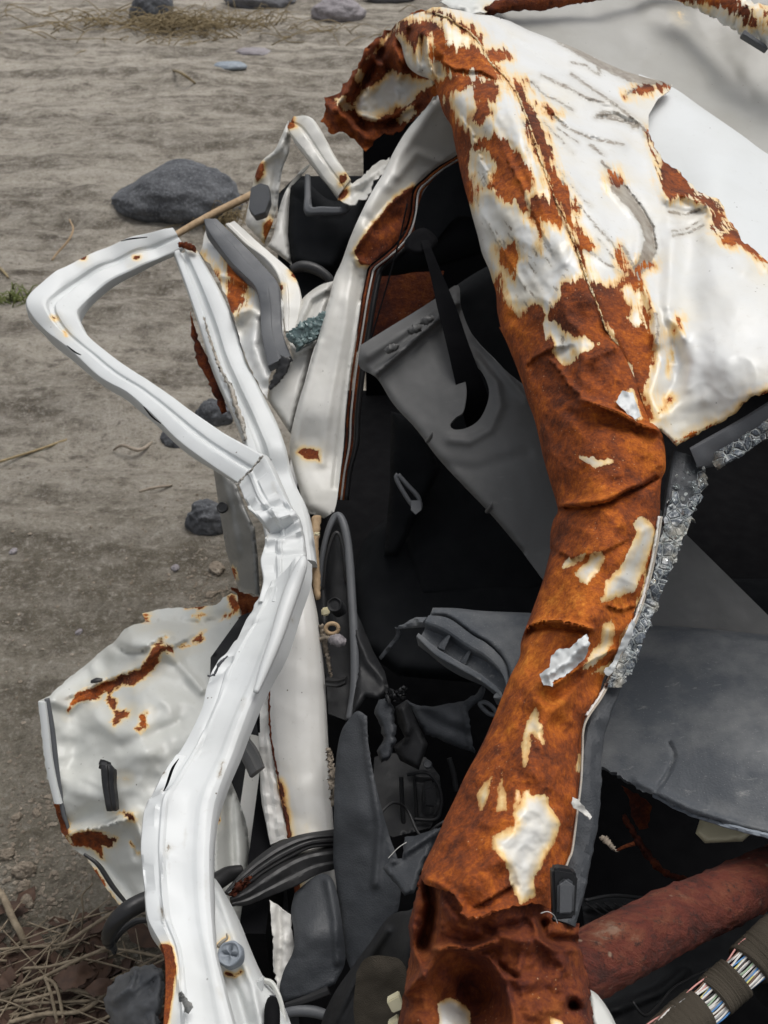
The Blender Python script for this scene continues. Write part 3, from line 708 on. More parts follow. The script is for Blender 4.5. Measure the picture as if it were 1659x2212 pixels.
PWHITE = [r4([(910, 505), (945, 485), (1000, 520), (1060, 560), (1155, 597), (1130, 610), (1060, 632), (1055, 672), (1020, 680), (990, 660), (950, 625), (965, 600), (940, 570)]),
    r4([(1230, 840), (1260, 790), (1300, 800), (1320, 850), (1337, 905), (1310, 915), (1270, 880)]),
    r4([(1050, 1060), (1110, 1080), (1222, 1093), (1190, 1112), (1140, 1117), (1080, 1087)]),
    r6([(1120, 15), (1160, 50), (1185, 80), (1180, 130), (1130, 230), (1090, 340), (1060, 350), (945, 390), (970, 300), (1010, 260), (1050, 200), (1080, 120), (1100, 80), (1085, 50)]),
    r6([(790, 235), (810, 205), (885, 175), (870, 200), (820, 225)]),
    r6([(835, 265), (890, 215), (905, 180), (950, 170), (960, 200), (920, 260), (890, 305), (860, 290)]),
    r6([(860, 680), (900, 600), (940, 560), (960, 480), (990, 455), (1005, 500), (1000, 560), (960, 620), (900, 670)]),
    r6([(1080, 455), (1097, 480), (1060, 570), (1000, 680), (975, 718), (940, 690), (900, 695), (930, 665), (980, 640), (1020, 590), (1040, 520)]),
    r6([(1110, 360), (1130, 380), (1105, 430), (1080, 430)]),
    r6([(1160, 215), (1170, 225), (1140, 345), (1118, 350)]),
    r6([(670, 825), (690, 930), (700, 977), (660, 940), (642, 950), (640, 1000), (615, 1112), (608, 1010), (620, 920), (640, 880)]),
    r6([(528, 1105), (547, 1272), (498, 1276), (505, 1180)]), r6([(482, 1128), (470, 1230), (432, 1282), (423, 1220), (442, 1150)]),
    r6([(585, 1180), (600, 1185), (610, 1230), (580, 1260)]), r6([(850, 1035), (868, 1035), (862, 1100), (845, 1100)]),
    r8([(615, 400), (640, 393), (650, 420), (710, 418), (737, 490), (777, 545), (750, 620), (700, 700), (660, 770), (667, 850), (603, 883), (580, 830), (560, 760), (540, 710), (490, 650), (488, 600), (560, 570), (590, 540), (570, 500), (600, 460)])]
PLINES = [(SEAM, 3.5)]
left = r2([(75, 98), (70, 150), (95, 190), (110, 250), (130, 290), (170, 320), (230, 345), (250, 400), (275, 480), (310, 540), (320, 600), (335, 670), (350, 740), (365, 800), (385, 870), (400, 930), (420, 1000), (440, 1080), (470, 1150), (485, 1200), (500, 1250), (505, 1330), (520, 1400)]) + \
    r4([(730, 520), (760, 580), (800, 680), (830, 760), (850, 830), (880, 910), (900, 990), (920, 1080), (945, 1170), (975, 1270), (980, 1310), (962, 1345), (950, 1400), (948, 1470)]) + \
    r6([(735, 150), (710, 250), (690, 320), (650, 430), (620, 510), (605, 560), (600, 620), (560, 700), (520, 800), (480, 900), (430, 1010), (370, 1120), (320, 1230), (270, 1330)]) + r8([(270, 550), (230, 640), (190, 720), (178, 772)])
ragged = r8([(195, 800), (250, 820), (300, 830), (330, 860), (350, 885), (345, 925), (380, 945), (410, 945), (470, 925), (560, 900), (640, 885), (700, 890), (735, 905)])
right = r8([(738, 860), (745, 760), (795, 735), (815, 680), (830, 600), (840, 520), (850, 400), (860, 300)]) + r6([(865, 930), (890, 860), (940, 780), (980, 710), (1030, 620), (1080, 520), (1110, 430), (1140, 350), (1170, 240), (1185, 150), (1200, 60)]) + \
    r4([(1412, 1400), (1417, 1300), (1418, 1240), (1424, 1170), (1440, 1130), (1440, 1060), (1430, 990), (1412, 955), (1392, 935)])
LS = smooth(left, 7); RS = smooth(right, 7)
pil_out = [SEAM[0]] + r2([(140, 60)]) + LS + rough(ragged, 6, 2.2, 1) + RS + smooth(SEAM, 7)[::-1][:-1]
PCRE = [(r4([(970, 1300), (1020, 1290), (1120, 1285), (1200, 1270), (1270, 1225), (1340, 1200), (1400, 1165)]), -.010, 4.5), (r4([(980, 1285), (1050, 1275), (1190, 1250), (1330, 1185)]), .006, 8),
    (r4([(1080, 830), (1160, 860), (1240, 890), (1320, 940), (1400, 960)]), .011, 7), (r4([(1040, 890), (1120, 915), (1210, 925), (1320, 955)]), -.008, 13), (r4([(930, 660), (980, 700), (1010, 760), (1100, 830), (1170, 860)]), .005, 12),
    (r4([(850, 690), (880, 650), (960, 600)]), .004, 14), (r4([(1100, 650), (1180, 620), (1230, 600)]), .004, 16), (r4([(730, 520), (780, 480), (850, 480)]), -.004, 10),
    (r6([(600, 545), (640, 490), (700, 470), (780, 475), (860, 490), (910, 500)]), .012, 5), (r6([(605, 560), (650, 505), (720, 490), (800, 495), (880, 510)]), -.012, 5),
    (r6([(690, 740), (760, 730), (820, 690), (900, 640), (1000, 590)]), .010, 14), (r6([(740, 790), (790, 760), (850, 700)]), -.010, 10), (r6([(640, 760), (690, 830), (690, 1000)]), .005, 14), (r6([(820, 830), (870, 760), (960, 720)]), -.006, 16), (r6([(750, 900), (830, 1000), (850, 1100)]), -.005, 18),
    (r6([(560, 700), (600, 740), (560, 900), (430, 1130)]), .004, 16), (r8([(330, 830), (420, 740), (520, 700)]), .005, 15), (r8([(400, 900), (520, 830), (570, 800)]), -.006, 16), (r8([(180, 770), (230, 790), (300, 825), (350, 890)]), .006, 8),
    (r2([(170, 90), (150, 180), (170, 300)]), .014, 7), (r2([(200, 150), (210, 250), (230, 330)]), .016, 8), (r2([(130, 130), (110, 220)]), -.014, 6), (r2([(185, 160), (190, 260)]), -.012, 5), (r2([(240, 200), (270, 270), (330, 320)]), .008, 12), (r2([(260, 250), (260, 310)]), -.012, 6),
    (r2([(420, 230), (500, 330), (560, 450), (600, 600), (650, 760), (720, 950), (790, 1120)]), .004, 12), (r2([(330, 400), (390, 520), (440, 680), (520, 860), (600, 1020)]), .005, 20), (r2([(480, 480), (560, 620), (640, 800)]), -.003, 9), (r2([(430, 900), (520, 1060), (620, 1250)]), .003, 12), (r2([(560, 1000), (640, 1150), (720, 1300)]), .003, 10), (r2([(510, 940), (600, 1080), (690, 1220)]), -.0025, 8),
    (SEAM, -.003, 5)]
gs_ = random.Random(3); PCK = []
reg_ = r4([(640, 60), (700, 20), (860, 100), (960, 180), (1060, 300), (990, 380), (930, 440), (840, 420), (760, 350), (700, 250)])
for _ in range(90):
    x, y = gs_.uniform(1040, 1260), gs_.uniform(450, 680)
    if inside(np.array([(x, y)]), reg_)[0]:
        l = gs_.uniform(8, 40); PCK.append(([(x, y), (x + l * .62 + gs_.gauss(0, 2), y + l * .78)], gs_.uniform(-1, 2.2)))
for _ in range(26):
    x, y = gs_.uniform(1000, 1180), gs_.uniform(240, 430); l = gs_.uniform(10, 36); PCK.append(([(x, y), (x + l * .4, y + l * .9)], gs_.uniform(-1.2, 1.6)))
PIL = patch('windscreen_pillar', pil_out, FIELD, M['panel'], CAR, sp=4.0, cracks=PCK, steps=[(r4([(965, 1292), (1020, 1290), (1120, 1283), (1200, 1268), (1270, 1222), (1340, 1198), (1415, 1160)]), .016, 14), (r4([(1090, 835), (1160, 862), (1240, 892), (1320, 942), (1400, 962)]), .014, 16), (r4([(840, 700), (880, 655), (960, 612), (1060, 600)]), .007, 22), (r4([(1100, 660), (1180, 625), (1250, 600)]), -.006, 18),
    (r6([(598, 548), (640, 490), (700, 468), (780, 474), (860, 490), (915, 503)]), .020, 12), (r6([(690, 745), (760, 733), (820, 693), (900, 640), (1010, 585)]), .016, 18), (r8([(395, 905), (500, 845), (575, 800)]), .012, 20), (r4([(930, 650), (985, 705), (1020, 765), (1100, 835)]), .008, 18), (r6([(730, 150), (820, 200), (960, 170), (1080, 110)]), .006, 24), (r6([(960, 400), (1040, 420), (1100, 395)]), .010, 12),
    (r2([(200, 150), (205, 250), (232, 340)]), .016, 9), (r2([(235, 250), (330, 300), (430, 305), (520, 350)]), .008, 14), (r2([(330, 470), (400, 560), (440, 680), (520, 860)]), -.006, 24), (r2([(520, 640), (600, 780), (680, 960), (760, 1120)]), .005, 18), (r2([(430, 900), (540, 1090), (640, 1270)]), .005, 16)], grey=[r4([(1000, 560), (1010, 575), (1003, 610), (995, 590)])], ridge=.009, rsc=.0095, roll=[(LS, 22, .026), (RS[:-6], 14, .012)], creases=PCRE, rust=PR, white=PWHITE, lines=PLINES, namp=.0045, nsc=.013, th=.002, seed=2)
PIL['label'] = 'heavily rusted windscreen pillar with flakes of white paint'

# lower torn end of the pillar
low_out = r8([(172, 765), (158, 850), (138, 930), (124, 980), (136, 1080), (116, 1200), (100, 1300), (80, 1400), (60, 1560), (960, 1560), (917, 1400), (896, 1230), (872, 1120), (851, 1060), (856, 968), (740, 960), (735, 870), (560, 860), (400, 880), (250, 760)])
LOWC = [(r8([(210, 790), (230, 880), (215, 980), (190, 1060)]), -.05, 14), (r8([(165, 800), (140, 980), (150, 1080), (200, 1210)]), .016, 9), (r8([(240, 1080), (310, 1065), (390, 1080), (490, 1050)]), .030, 7), (r8([(400, 1095), (470, 1110), (520, 1190), (560, 1300), (580, 1450)]), .020, 12), (r8([(110, 1260), (200, 1180), (260, 1090)]), .026, 10),
        (r8([(660, 960), (690, 1040), (740, 1080), (850, 1080)]), .012, 9), (r8([(590, 1030), (690, 1040), (790, 1140), (870, 1280)]), .008, 14), (r8([(480, 1110), (540, 1170), (580, 1190)]), -.010, 6), (r8([(700, 965), (700, 1030), (850, 1040)]), -.016, 9), (r8([(260, 870), (330, 950), (420, 990)]), .012, 14), (r8([(360, 960), (480, 1000), (620, 960)]), -.010, 10)]
patch('torn_pillar_end', rough(low_out, 7, 1.6, 4, True), lambda X: FIELD(X) + .012, M['paneldark'], CAR, sp=4.5, ridge=.009, rsc=.013, creases=LOWC, rust=[r8([(-400, 600), (1400, 600), (1400, 2000), (-400, 2000)])],
      white=[r8([(255, 1310), (290, 1285), (330, 1282), (392, 1345), (395, 1420), (245, 1420)]), r8([(735, 1372), (772, 1380), (792, 1420), (735, 1420)]), r8([(672, 1272), (692, 1280), (685, 1300), (672, 1292)])], roll=[(low_out[0:8], 30, .04), (low_out[9:14], 30, .03)],
      bumps=[(*r8([(400, 1290)])[0], 72, 105, -.085), (*r8([(826, 1314)])[0], 11, 11, -.03)], namp=.008, nsc=.018, th=.002, seed=5)

# curled flakes of paint standing off the rust
def flake(outl, lift, mat, seed, curl=None):
    o = rough(outl, 6, 1.3, seed, True); c = np.mean(outl, 0)
    cr = [(curl, .014, 11)] if curl else []
    q = patch('paint_flake', o, lambda X: FIELD(X) - lift - .00009 * np.hypot(X[:, 0] - c[0], X[:, 1] - c[1]), mat, PIL, sp=4, creases=cr, ridge=.008, rsc=.03, namp=.003, nsc=.03, th=.0006, seed=seed, white=[], rust=[])
    return q
flake(r6([(685, 690), (728, 662), (735, 612), (770, 582), (812, 582), (850, 542), (886, 520), (902, 560), (880, 620), (832, 670), (782, 705), (747, 716), (740, 745), (702, 737)]), .012, M['frame'], 3, r6([(720, 690), (790, 640), (890, 560)]))
flake(r4([(1230, 840), (1258, 792), (1300, 800), (1318, 850), (1335, 900), (1310, 915), (1270, 880)]), .007, M['frame'], 5)
flake(r6([(828, 1215), (850, 1225), (880, 1265), (908, 1300), (900, 1312), (868, 1282), (830, 1262), (822, 1240)]), .02, M['sill'], 6)
flake(r6([(1080, 458), (1095, 480), (1062, 570), (1002, 678), (978, 700), (960, 680), (1000, 640), (1040, 540)]), .004, M['frame'], 8)

# seam sealer bead along the weld
for seg, r in ((SEAM[1:9], 2.2), (SEAM[8:15], 2.4), (SEAM[14:18], 1.6)):
    S = np.array(smooth(seg, 9)); dd = FIELD(S) - .0005
    tube('seam_sealer', np.hstack([S, dd[:, None]]), r * .55 + 1.2 * rng.random(len(S)), M['seam'], PIL, k=8, n=len(S) * 3, jag=.0005, lines=[(SEAM, -.6)])

# roof skin
tear = r2([(1150, 565), (1185, 640), (1215, 690), (1270, 720), (1310, 765), (1355, 812), (1400, 835), (1450, 850), (1475, 900), (1490, 940), (1530, 982), (1545, 1025), (1600, 1062), (1659, 1115)]) + [(1800, 690), (2400, 800)]
roof_top = r2([(270, 30), (350, 45), (420, 62), (480, 66), (560, 90), (640, 130), (720, 160), (800, 190), (880, 225), (960, 265), (1040, 300), (1120, 325), (1200, 345), (1252, 362), (1240, 385), (1190, 420), (1150, 490)])
header = [(2400, 900), (1800, 780), (1700, 826), (1650, 852), (1622, 858), (1606, 872), (1590, 893), (1550, 917), (1500, 942), (1462, 964), (1448, 950), (1425, 930), (1405, 921)]
roof_out = smooth(SEAM, 7) [::-1] + r2([(230, 30)]) + roof_top + rough(tear, 8, 1.5, 2) + rough(header, 9, 1.6, 3)
RR = [r2([(560, 330), (610, 345), (640, 420), (680, 500), (720, 570), (740, 650), (735, 690), (770, 770), (790, 800), (830, 890), (835, 960), (860, 1000), (930, 1055), (900, 1060), (870, 1050), (800, 950), (740, 800), (690, 660), (640, 530), (590, 400)]),
      r2([(450, 220), (490, 205), (560, 240), (510, 262), (470, 255)]), r2([(675, 440), (710, 437), (770, 480), (740, 487), (690, 462)]), r2([(350, 110), (400, 120), (440, 160), (470, 230), (440, 210), (400, 150)]),
      r4([(1085, 290), (1110, 300), (1150, 330), (1200, 340), (1250, 350), (1270, 300), (1240, 220), (1245, 180), (1272, 240), (1310, 290), (1340, 360), (1370, 450), (1395, 560), (1390, 680), (1362, 740), (1350, 800), (1382, 880), (1405, 915), (1372, 920), (1340, 830), (1300, 720), (1240, 600), (1150, 420)]),
      r2([(1150, 560), (1190, 600), (1260, 690), (1320, 760), (1380, 830), (1450, 850), (1490, 940), (1535, 985), (1600, 1062), (1680, 1125), (1650, 1130), (1560, 1050), (1470, 1030), (1480, 990), (1420, 960), (1405, 905), (1330, 845), (1240, 850), (1205, 790), (1185, 660)]),
      r4([(1460, 540), (1502, 490), (1500, 525), (1478, 552)]), r2([(985, 740), (1010, 735), (1040, 780), (1030, 800), (995, 800)]), r2([(1110, 1105), (1165, 1130), (1120, 1170), (1085, 1160)]), r2([(1140, 365), (1240, 345), (1250, 385), (1180, 382), (1060, 405), (1060, 390)])]
RW = [r4([(1240, 350), (1290, 340), (1340, 380), (1330, 440), (1350, 512), (1300, 517), (1268, 480), (1290, 440), (1260, 400)])]
hl = header[2:12]
RL = [(r4([(1480, 1012), (1540, 985), (1659, 930)]), 3), (r4([(1395, 905), (1440, 860), (1460, 830)]), 1.5), (r2([(1560, 700), (1659, 790)]), -20)]
RCRE = [(r2([(640, 335), (690, 330), (790, 370), (880, 420), (990, 440)]), .012, 11), (r2([(660, 370), (720, 410), (790, 450), (840, 470)]), -.008, 9), (r2([(780, 330), (900, 400), (1000, 445), (1100, 520), (1150, 570)]), .010, 10), (r2([(640, 400), (740, 480), (830, 560), (1040, 615)]), .009, 15), (r2([(700, 480), (800, 540), (940, 600)]), -.006, 11), (r2([(940, 500), (1010, 495), (1090, 530)]), -.007, 8), (r2([(920, 490), (1000, 470), (1080, 505)]), .005, 6),
        (r2([(680, 560), (800, 720), (900, 880), (1000, 1020), (1080, 1120)]), .006, 18), (r2([(760, 640), (880, 800), (980, 960), (1060, 1080)]), -.005, 16), (r2([(800, 1000), (880, 1050), (960, 1120), (1040, 1160)]), .003, 9),
        (r2([(985, 735), (1050, 790), (1120, 880), (1170, 960), (1185, 1050), (1160, 1140), (1110, 1170)]), -.009, 13), (r2([(960, 760), (1030, 840), (1090, 920), (1110, 1000), (1100, 1090)]), .009, 12),
        (r2([(1110, 1170), (1150, 1260), (1180, 1350), (1190, 1460)]), .010, 12), (r2([(1150, 570), (1180, 660), (1210, 780), (1230, 850), (1260, 1000), (1250, 1150), (1230, 1300)]), .014, 18), (r2([(1290, 900), (1330, 1000), (1340, 1150)]), -.010, 30), (r2([(1230, 850), (1290, 825), (1390, 870), (1420, 910)]), .014, 9), (r2([(1240, 890), (1310, 910), (1390, 900)]), -.010, 8), (r2([(1250, 960), (1330, 960), (1390, 930)]), -.004, 6), (r2([(1390, 880), (1410, 940), (1470, 1000), (1560, 1060), (1659, 1130)]), .012, 16),
        (r2([(1400, 1010), (1490, 1070), (1560, 1140)]), .012, 22), (r2([(1330, 1030), (1300, 1180), (1350, 1330)]), -.008, 26), (r2([(1440, 1180), (1520, 1280), (1659, 1300)]), .008, 34), (r2([(1240, 1360), (1280, 1390), (1290, 1440)]), .010, 12), (r4([(1480, 600), (1510, 680), (1490, 760), (1440, 820)]), -.008, 16), (r4([(1530, 560), (1560, 680), (1540, 780)]), .007, 22), (r4([(1395, 560), (1420, 660), (1380, 800), (1420, 900)]), .006, 13), (r4([(1420, 930), (1480, 860), (1600, 830)]), .005, 18), (hl, .004, 6),
        (r2([(1010, 300), (1060, 340), (1140, 360)]), -.008, 8), (r2([(820, 220), (900, 290), (960, 340), (1060, 390)]), .006, 12), (r2([(480, 80), (600, 180), (720, 260)]), .004, 22), (SEAM, -.003, 5)]
RRW = [(r2([(640, 340), (720, 345), (830, 400), (950, 440)]), 0), ]
sc = r2([(985, 740), (1010, 735), (1060, 800), (1120, 880), (1170, 960), (1185, 1050), (1160, 1140), (1110, 1170), (1085, 1150), (1110, 1110), (1135, 1020), (1110, 950), (1060, 880), (990, 815)])
fl = r2([(740, 170), (830, 195), (900, 235), (980, 270), (1060, 305), (1150, 330), (1250, 350), (1250, 372), (1180, 362), (1120, 360), (1060, 345), (960, 300), (900, 265), (820, 215)])
RCK = [(r2(q), w_ + 1.6) for q, w_ in [([(690, 320), (790, 365), (880, 415), (960, 438)], .5), ([(650, 350), (700, 400), (760, 430), (830, 470)], 0), ([(820, 315), (900, 372), (1000, 440), (1090, 510), (1150, 570)], 1), ([(930, 490), (1000, 492), (1080, 525), (1105, 545)], 1.5), ([(915, 500), (1000, 508), (1040, 520)], 0), ([(950, 475), (1020, 480)], 0), ([(740, 490), (800, 545), (900, 590), (1040, 618)], .6), ([(700, 520), (760, 580), (830, 650)], -1), ([(900, 620), (960, 660)], 1.5), ([(950, 690), (985, 720)], 1.5), ([(760, 545), (850, 610)], -.5),
    ([(850, 870), (910, 940), (940, 980)], 0), ([(920, 960), (990, 1030), (1030, 1080)], .5), ([(880, 1060), (960, 1120), (1040, 1160)], 0), ([(930, 1010), (1000, 1100)], -.5), ([(1240, 905), (1310, 915), (1395, 880)], 1.2), ([(1255, 1005), (1320, 995), (1380, 960)], .5), ([(1250, 985), (1310, 978), (1370, 940)], -.5), ([(820, 265), (880, 280), (940, 320)], 0), ([(930, 280), (945, 310)], 1), ([(1060, 400), (1110, 370), (1190, 355)], 1.5), ([(750, 700), (830, 800), (900, 880)], -1), ([(780, 760), (800, 820), (870, 890)], -.5), ([(1040, 1050), (1080, 1120), (1110, 1190)], 2), ([(1180, 1340), (1190, 1400), (1185, 1460)], 2)]]
ROOF = patch('roof_panel', roof_out, FIELD, M['panel'], CAR, sp=4.0, ridge=.006, rsc=.006, steps=[(r2([(650, 335), (700, 325), (790, 366), (880, 418), (1000, 442)]), 0.0043, 16), (r2([(800, 325), (900, 385), (1000, 442), (1090, 512), (1150, 568)]), 0.0050, 18), (r2([(640, 395), (740, 485), (830, 562), (1050, 620)]), 0.0036, 22), (r2([(690, 500), (770, 600), (850, 700)]), -0.0025, 20), (r2([(920, 495), (1000, 498), (1100, 535)]), 0.0036, 9), (r2([(1000, 745), (1060, 800), (1120, 880), (1170, 965), (1185, 1060), (1160, 1140)]), 0.0050, 20), (r2([(940, 740), (1010, 810), (1080, 920)]), -0.0022, 18),
        (r2([(1235, 860), (1290, 830), (1390, 872)]), -0.0050, 12), (r2([(1240, 905), (1310, 918), (1400, 880)]), 0.0043, 9), (r2([(1250, 1000), (1330, 990), (1390, 945)]), 0.0029, 9), (r2([(480, 85), (600, 180), (720, 262), (800, 310)]), 0.0025, 26)], grey=[sc, fl, r2([(1070, 520), (1100, 520), (1110, 545), (1080, 550)])], cracks=RCK, roll=[(roof_top[2:13], 14, .02), (hl, 12, .012)], creases=RCRE, rust=RR, white=RW, lines=RL + [(r4([(1392, 690), (1385, 800), (1425, 905), (1478, 1000)]), -7), (r4([(1480, 560), (1475, 640), (1450, 720)]), -8), (hl, 1.5)] + PLINES, namp=.0035, nsc=.008, th=.0018, seed=9)
ROOF['label'] = 'crumpled white roof skin torn along a rusty edge'
# roof skin behind the tear, and the far side of the roof
rb = [(1380, 160), (1452, 188), (1520, 235), (1600, 290), (1659, 333), (1800, 420), (2400, 760), (2400, 1000), (1800, 800), (1659, 660), (1560, 560), (1480, 470), (1400, 345), (1365, 250)]
patch('rear_roof_panel', smooth(rb[:6], 9) + rb[6:], [(1380, 160, 1.56), (1452, 188, 1.55), (1520, 235, 1.52), (1659, 333, 1.46), (1800, 420, 1.40), (2400, 760, 1.25), (2400, 1000, 1.1), (1800, 800, 1.13), (1659, 620, 1.19), (1560, 520, 1.245), (1480, 440, 1.31), (1400, 330, 1.42), (1550, 380, 1.345), (1659, 480, 1.29)], M['frame'], CAR, sp=9, roll=[(rb[:6], 22, .03)],
      creases=[(r2([(1300, 450), (1450, 560), (1659, 720)]), .004, 40)], namp=.004, nsc=.006, th=.0018, seed=4)
bk = [(1040, 18), (1100, 6), (1240, -40), (1700, -120), (2400, -100), (2400, 780), (1800, 430), (1659, 342), (1560, 272), (1450, 205), (1380, 180), (1300, 148), (1200, 105), (1100, 62)]
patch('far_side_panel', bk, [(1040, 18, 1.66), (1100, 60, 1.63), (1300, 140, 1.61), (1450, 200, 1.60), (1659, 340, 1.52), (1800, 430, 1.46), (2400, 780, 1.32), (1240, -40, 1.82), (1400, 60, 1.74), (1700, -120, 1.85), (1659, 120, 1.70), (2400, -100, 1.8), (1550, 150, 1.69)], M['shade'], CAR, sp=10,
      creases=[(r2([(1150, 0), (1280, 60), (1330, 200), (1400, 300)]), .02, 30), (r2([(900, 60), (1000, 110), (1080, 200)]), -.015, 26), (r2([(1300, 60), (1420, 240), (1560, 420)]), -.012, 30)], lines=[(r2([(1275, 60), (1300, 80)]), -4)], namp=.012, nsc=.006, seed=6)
tube('roof_rail', [(*q, d) for q, d in zip(r2([(455, 50), (560, 15), (700, 8), (835, -10), (1000, -30), (1500, -130)]), (1.60, 1.62, 1.66, 1.70, 1.74, 1.80))], [9, 15, 16, 12, 10, 12], M['rust'], CAR, jag=.0012, n=50)
tube('far_roof_rail', [(*q, d) for q, d in zip(r2([(1240, -40), (1400, -5), (1520, 50), (1659, 115), (1900, 230)]), (1.72, 1.68, 1.64, 1.6, 1.52))], [14, 26, 30, 34, 36], M['panel'], CAR, jag=.002, n=60, rust=[r2([(1190, -60), (1430, -60), (1659, 70), (1659, 95), (1400, 15), (1200, 0)]), r2([(1480, 0), (1700, 60), (1700, 100), (1560, 40)])], lines=[(r2([(1430, 20), (1659, 130)]), 4)])
for q in ([(1560, 125), (1659, 195), (1659, 212), (1550, 145)],):
    plate('grey_clip', r2(q), 1.585, .015, M['slate'], CAR)
sil = r2([(270, 0), (330, 22), (395, 30), (440, 15), (470, 45), (420, 60), (350, 42), (300, 25)])
patch('crumpled_silver_strip', rough(r2([(255, 10), (300, -15), (480, -30), (560, 0), (450, 55), (400, 58), (340, 40)]), 8, 2, 4, True), [(960, 5, 1.6), (1100, 0, 1.64), (1040, 30, 1.58), (1000, -10, 1.62)], M['inner'], CAR, sp=7, rust=[r2([(450, 20), (560, 0), (520, 50), (440, 60)])], creases=[(sil[:4], .012, 8), (r2([(380, 10), (420, 50)]), -.012, 8)], namp=.01, nsc=.03, seed=8)

# crumpled rusty roof corner at the back
rc = [(880, 36), (850, 58), (810, 84), (785, 114), (760, 160), (728, 203), (700, 210), (704, 235), (692, 262), (715, 290), (742, 284), (765, 300), (790, 326), (815, 298), (870, 280), (905, 250), (950, 207), (962, 170), (960, 120), (950, 60), (910, 20)]
patch('roof_corner', rough(rc, 8, 2.6, 6, True), [(700, 215, 1.66), (720, 280, 1.65), (790, 320, 1.66), (850, 58, 1.63), (790, 120, 1.63), (880, 120, 1.60), (850, 170, 1.66), (820, 220, 1.67), (950, 207, 1.58), (960, 90, 1.54), (870, 260, 1.66)], M['corner'], CAR, sp=5, ridge=.014, rsc=.014,
      rust=[[(600, 0), (1000, 0), (1000, 400), (600, 400)]], white=[[(770, 204), (790, 190), (802, 186), (842, 152), (900, 168), (938, 172), (920, 195), (880, 226), (850, 244), (800, 262), (775, 252), (760, 232)], [(825, 82), (850, 62), (835, 95), (800, 125), (790, 130)], [(722, 212), (745, 205), (760, 235), (740, 240)], [(760, 172), (775, 150), (790, 160), (775, 185)], [(850, 255), (890, 232), (900, 245), (865, 268)]],
      creases=[([(865, 50), (850, 100), (868, 150), (862, 170)], .035, 9), ([(840, 70), (825, 130), (840, 150)], -.03, 9), ([(800, 95), (775, 150), (750, 200), (720, 240)], .028, 9), ([(820, 110), (790, 170), (765, 215)], -.025, 9), ([(700, 225), (740, 250), (790, 300)], .02, 8), ([(740, 225), (790, 275), (860, 262)], -.02, 9), ([(880, 40), (895, 110), (930, 160)], .02, 10), ([(770, 245), (830, 262), (900, 225)], .02, 7)], namp=.018, nsc=.02, th=.002, seed=7)

# middle pillar
mpl = [(985, 212), (945, 206), (915, 240), (880, 280), (852, 325), (830, 370), (803, 415), (780, 460), (757, 512), (738, 565), (722, 600), (712, 640), (700, 680), (690, 720), (675, 770), (660, 820), (648, 858), (638, 895), (628, 940), (626, 975), (633, 1010), (645, 1050), (662, 1100), (700, 1120)]
mpr = [(722, 1105), (728, 1080), (735, 1020), (742, 960), (745, 900), (750, 850), (756, 800), (764, 750), (772, 700), (780, 650), (790, 600), (797, 575), (825, 552), (852, 528), (872, 500), (885, 460), (892, 410), (915, 385), (945, 360), (990, 332), (1010, 300)]
MID = patch('middle_pillar', smooth(mpl, 6) + smooth(mpr, 6), [(985, 250, 1.53), (900, 300, 1.51), (850, 400, 1.49), (790, 500, 1.46), (740, 640, 1.45), (700, 780, 1.43), (680, 900, 1.415), (690, 1050, 1.40), (740, 1000, 1.42), (640, 960, 1.43), (780, 620, 1.47), (870, 500, 1.50), (930, 360, 1.55), (722, 590, 1.47)], M['dirty'], CAR, sp=5,
      roll=[(mpl, 22, .02), (mpr[9:], 8, .012)], rust=[[(893, 400), (866, 420), (842, 440), (822, 462), (800, 492), (772, 530), (764, 546), (778, 572), (800, 574), (850, 534), (880, 505), (900, 440)], [(655, 968), (690, 972), (690, 995), (660, 990), (645, 978)]],
      creases=[([(893, 402), (842, 442), (800, 492), (765, 545)], .006, 5), ([(770, 560), (800, 575), (860, 530)], .010, 7), ([(790, 470), (815, 500), (860, 470)], -.006, 12), ([(760, 575), (745, 700), (715, 850), (695, 1000)], .004, 9), ([(780, 600), (760, 740), (738, 900), (722, 1050)], -.004, 5), ([(930, 230), (880, 320), (840, 400)], .006, 14), ([(690, 740), (655, 870), (640, 960)], .004, 8), ([(950, 350), (900, 330), (860, 380)], .007, 10)],
      bumps=[(845, 470, 40, 25, -.006)], namp=.002, nsc=.012, th=.002, seed=11)
for k, (dx, dd, m, rr) in enumerate(((6, .012, 'rust', 2.6), (13, .024, 'sill', 2.2), (18, .034, 'rust', 3.0), (27, .05, 'rubber', 7))):
    pp = [(x + dx * (1 if y < 1000 else .7), y + (4 if y < 600 else 0), (1.45 + .0 if y > 620 else 1.45 + (620 - y) * .00033) + dd) for x, y in mpr[1:-1]]
    tube('door_flange' if m != 'rubber' else 'door_seal', pp, rr, M[m], MID, k=6, n=90)

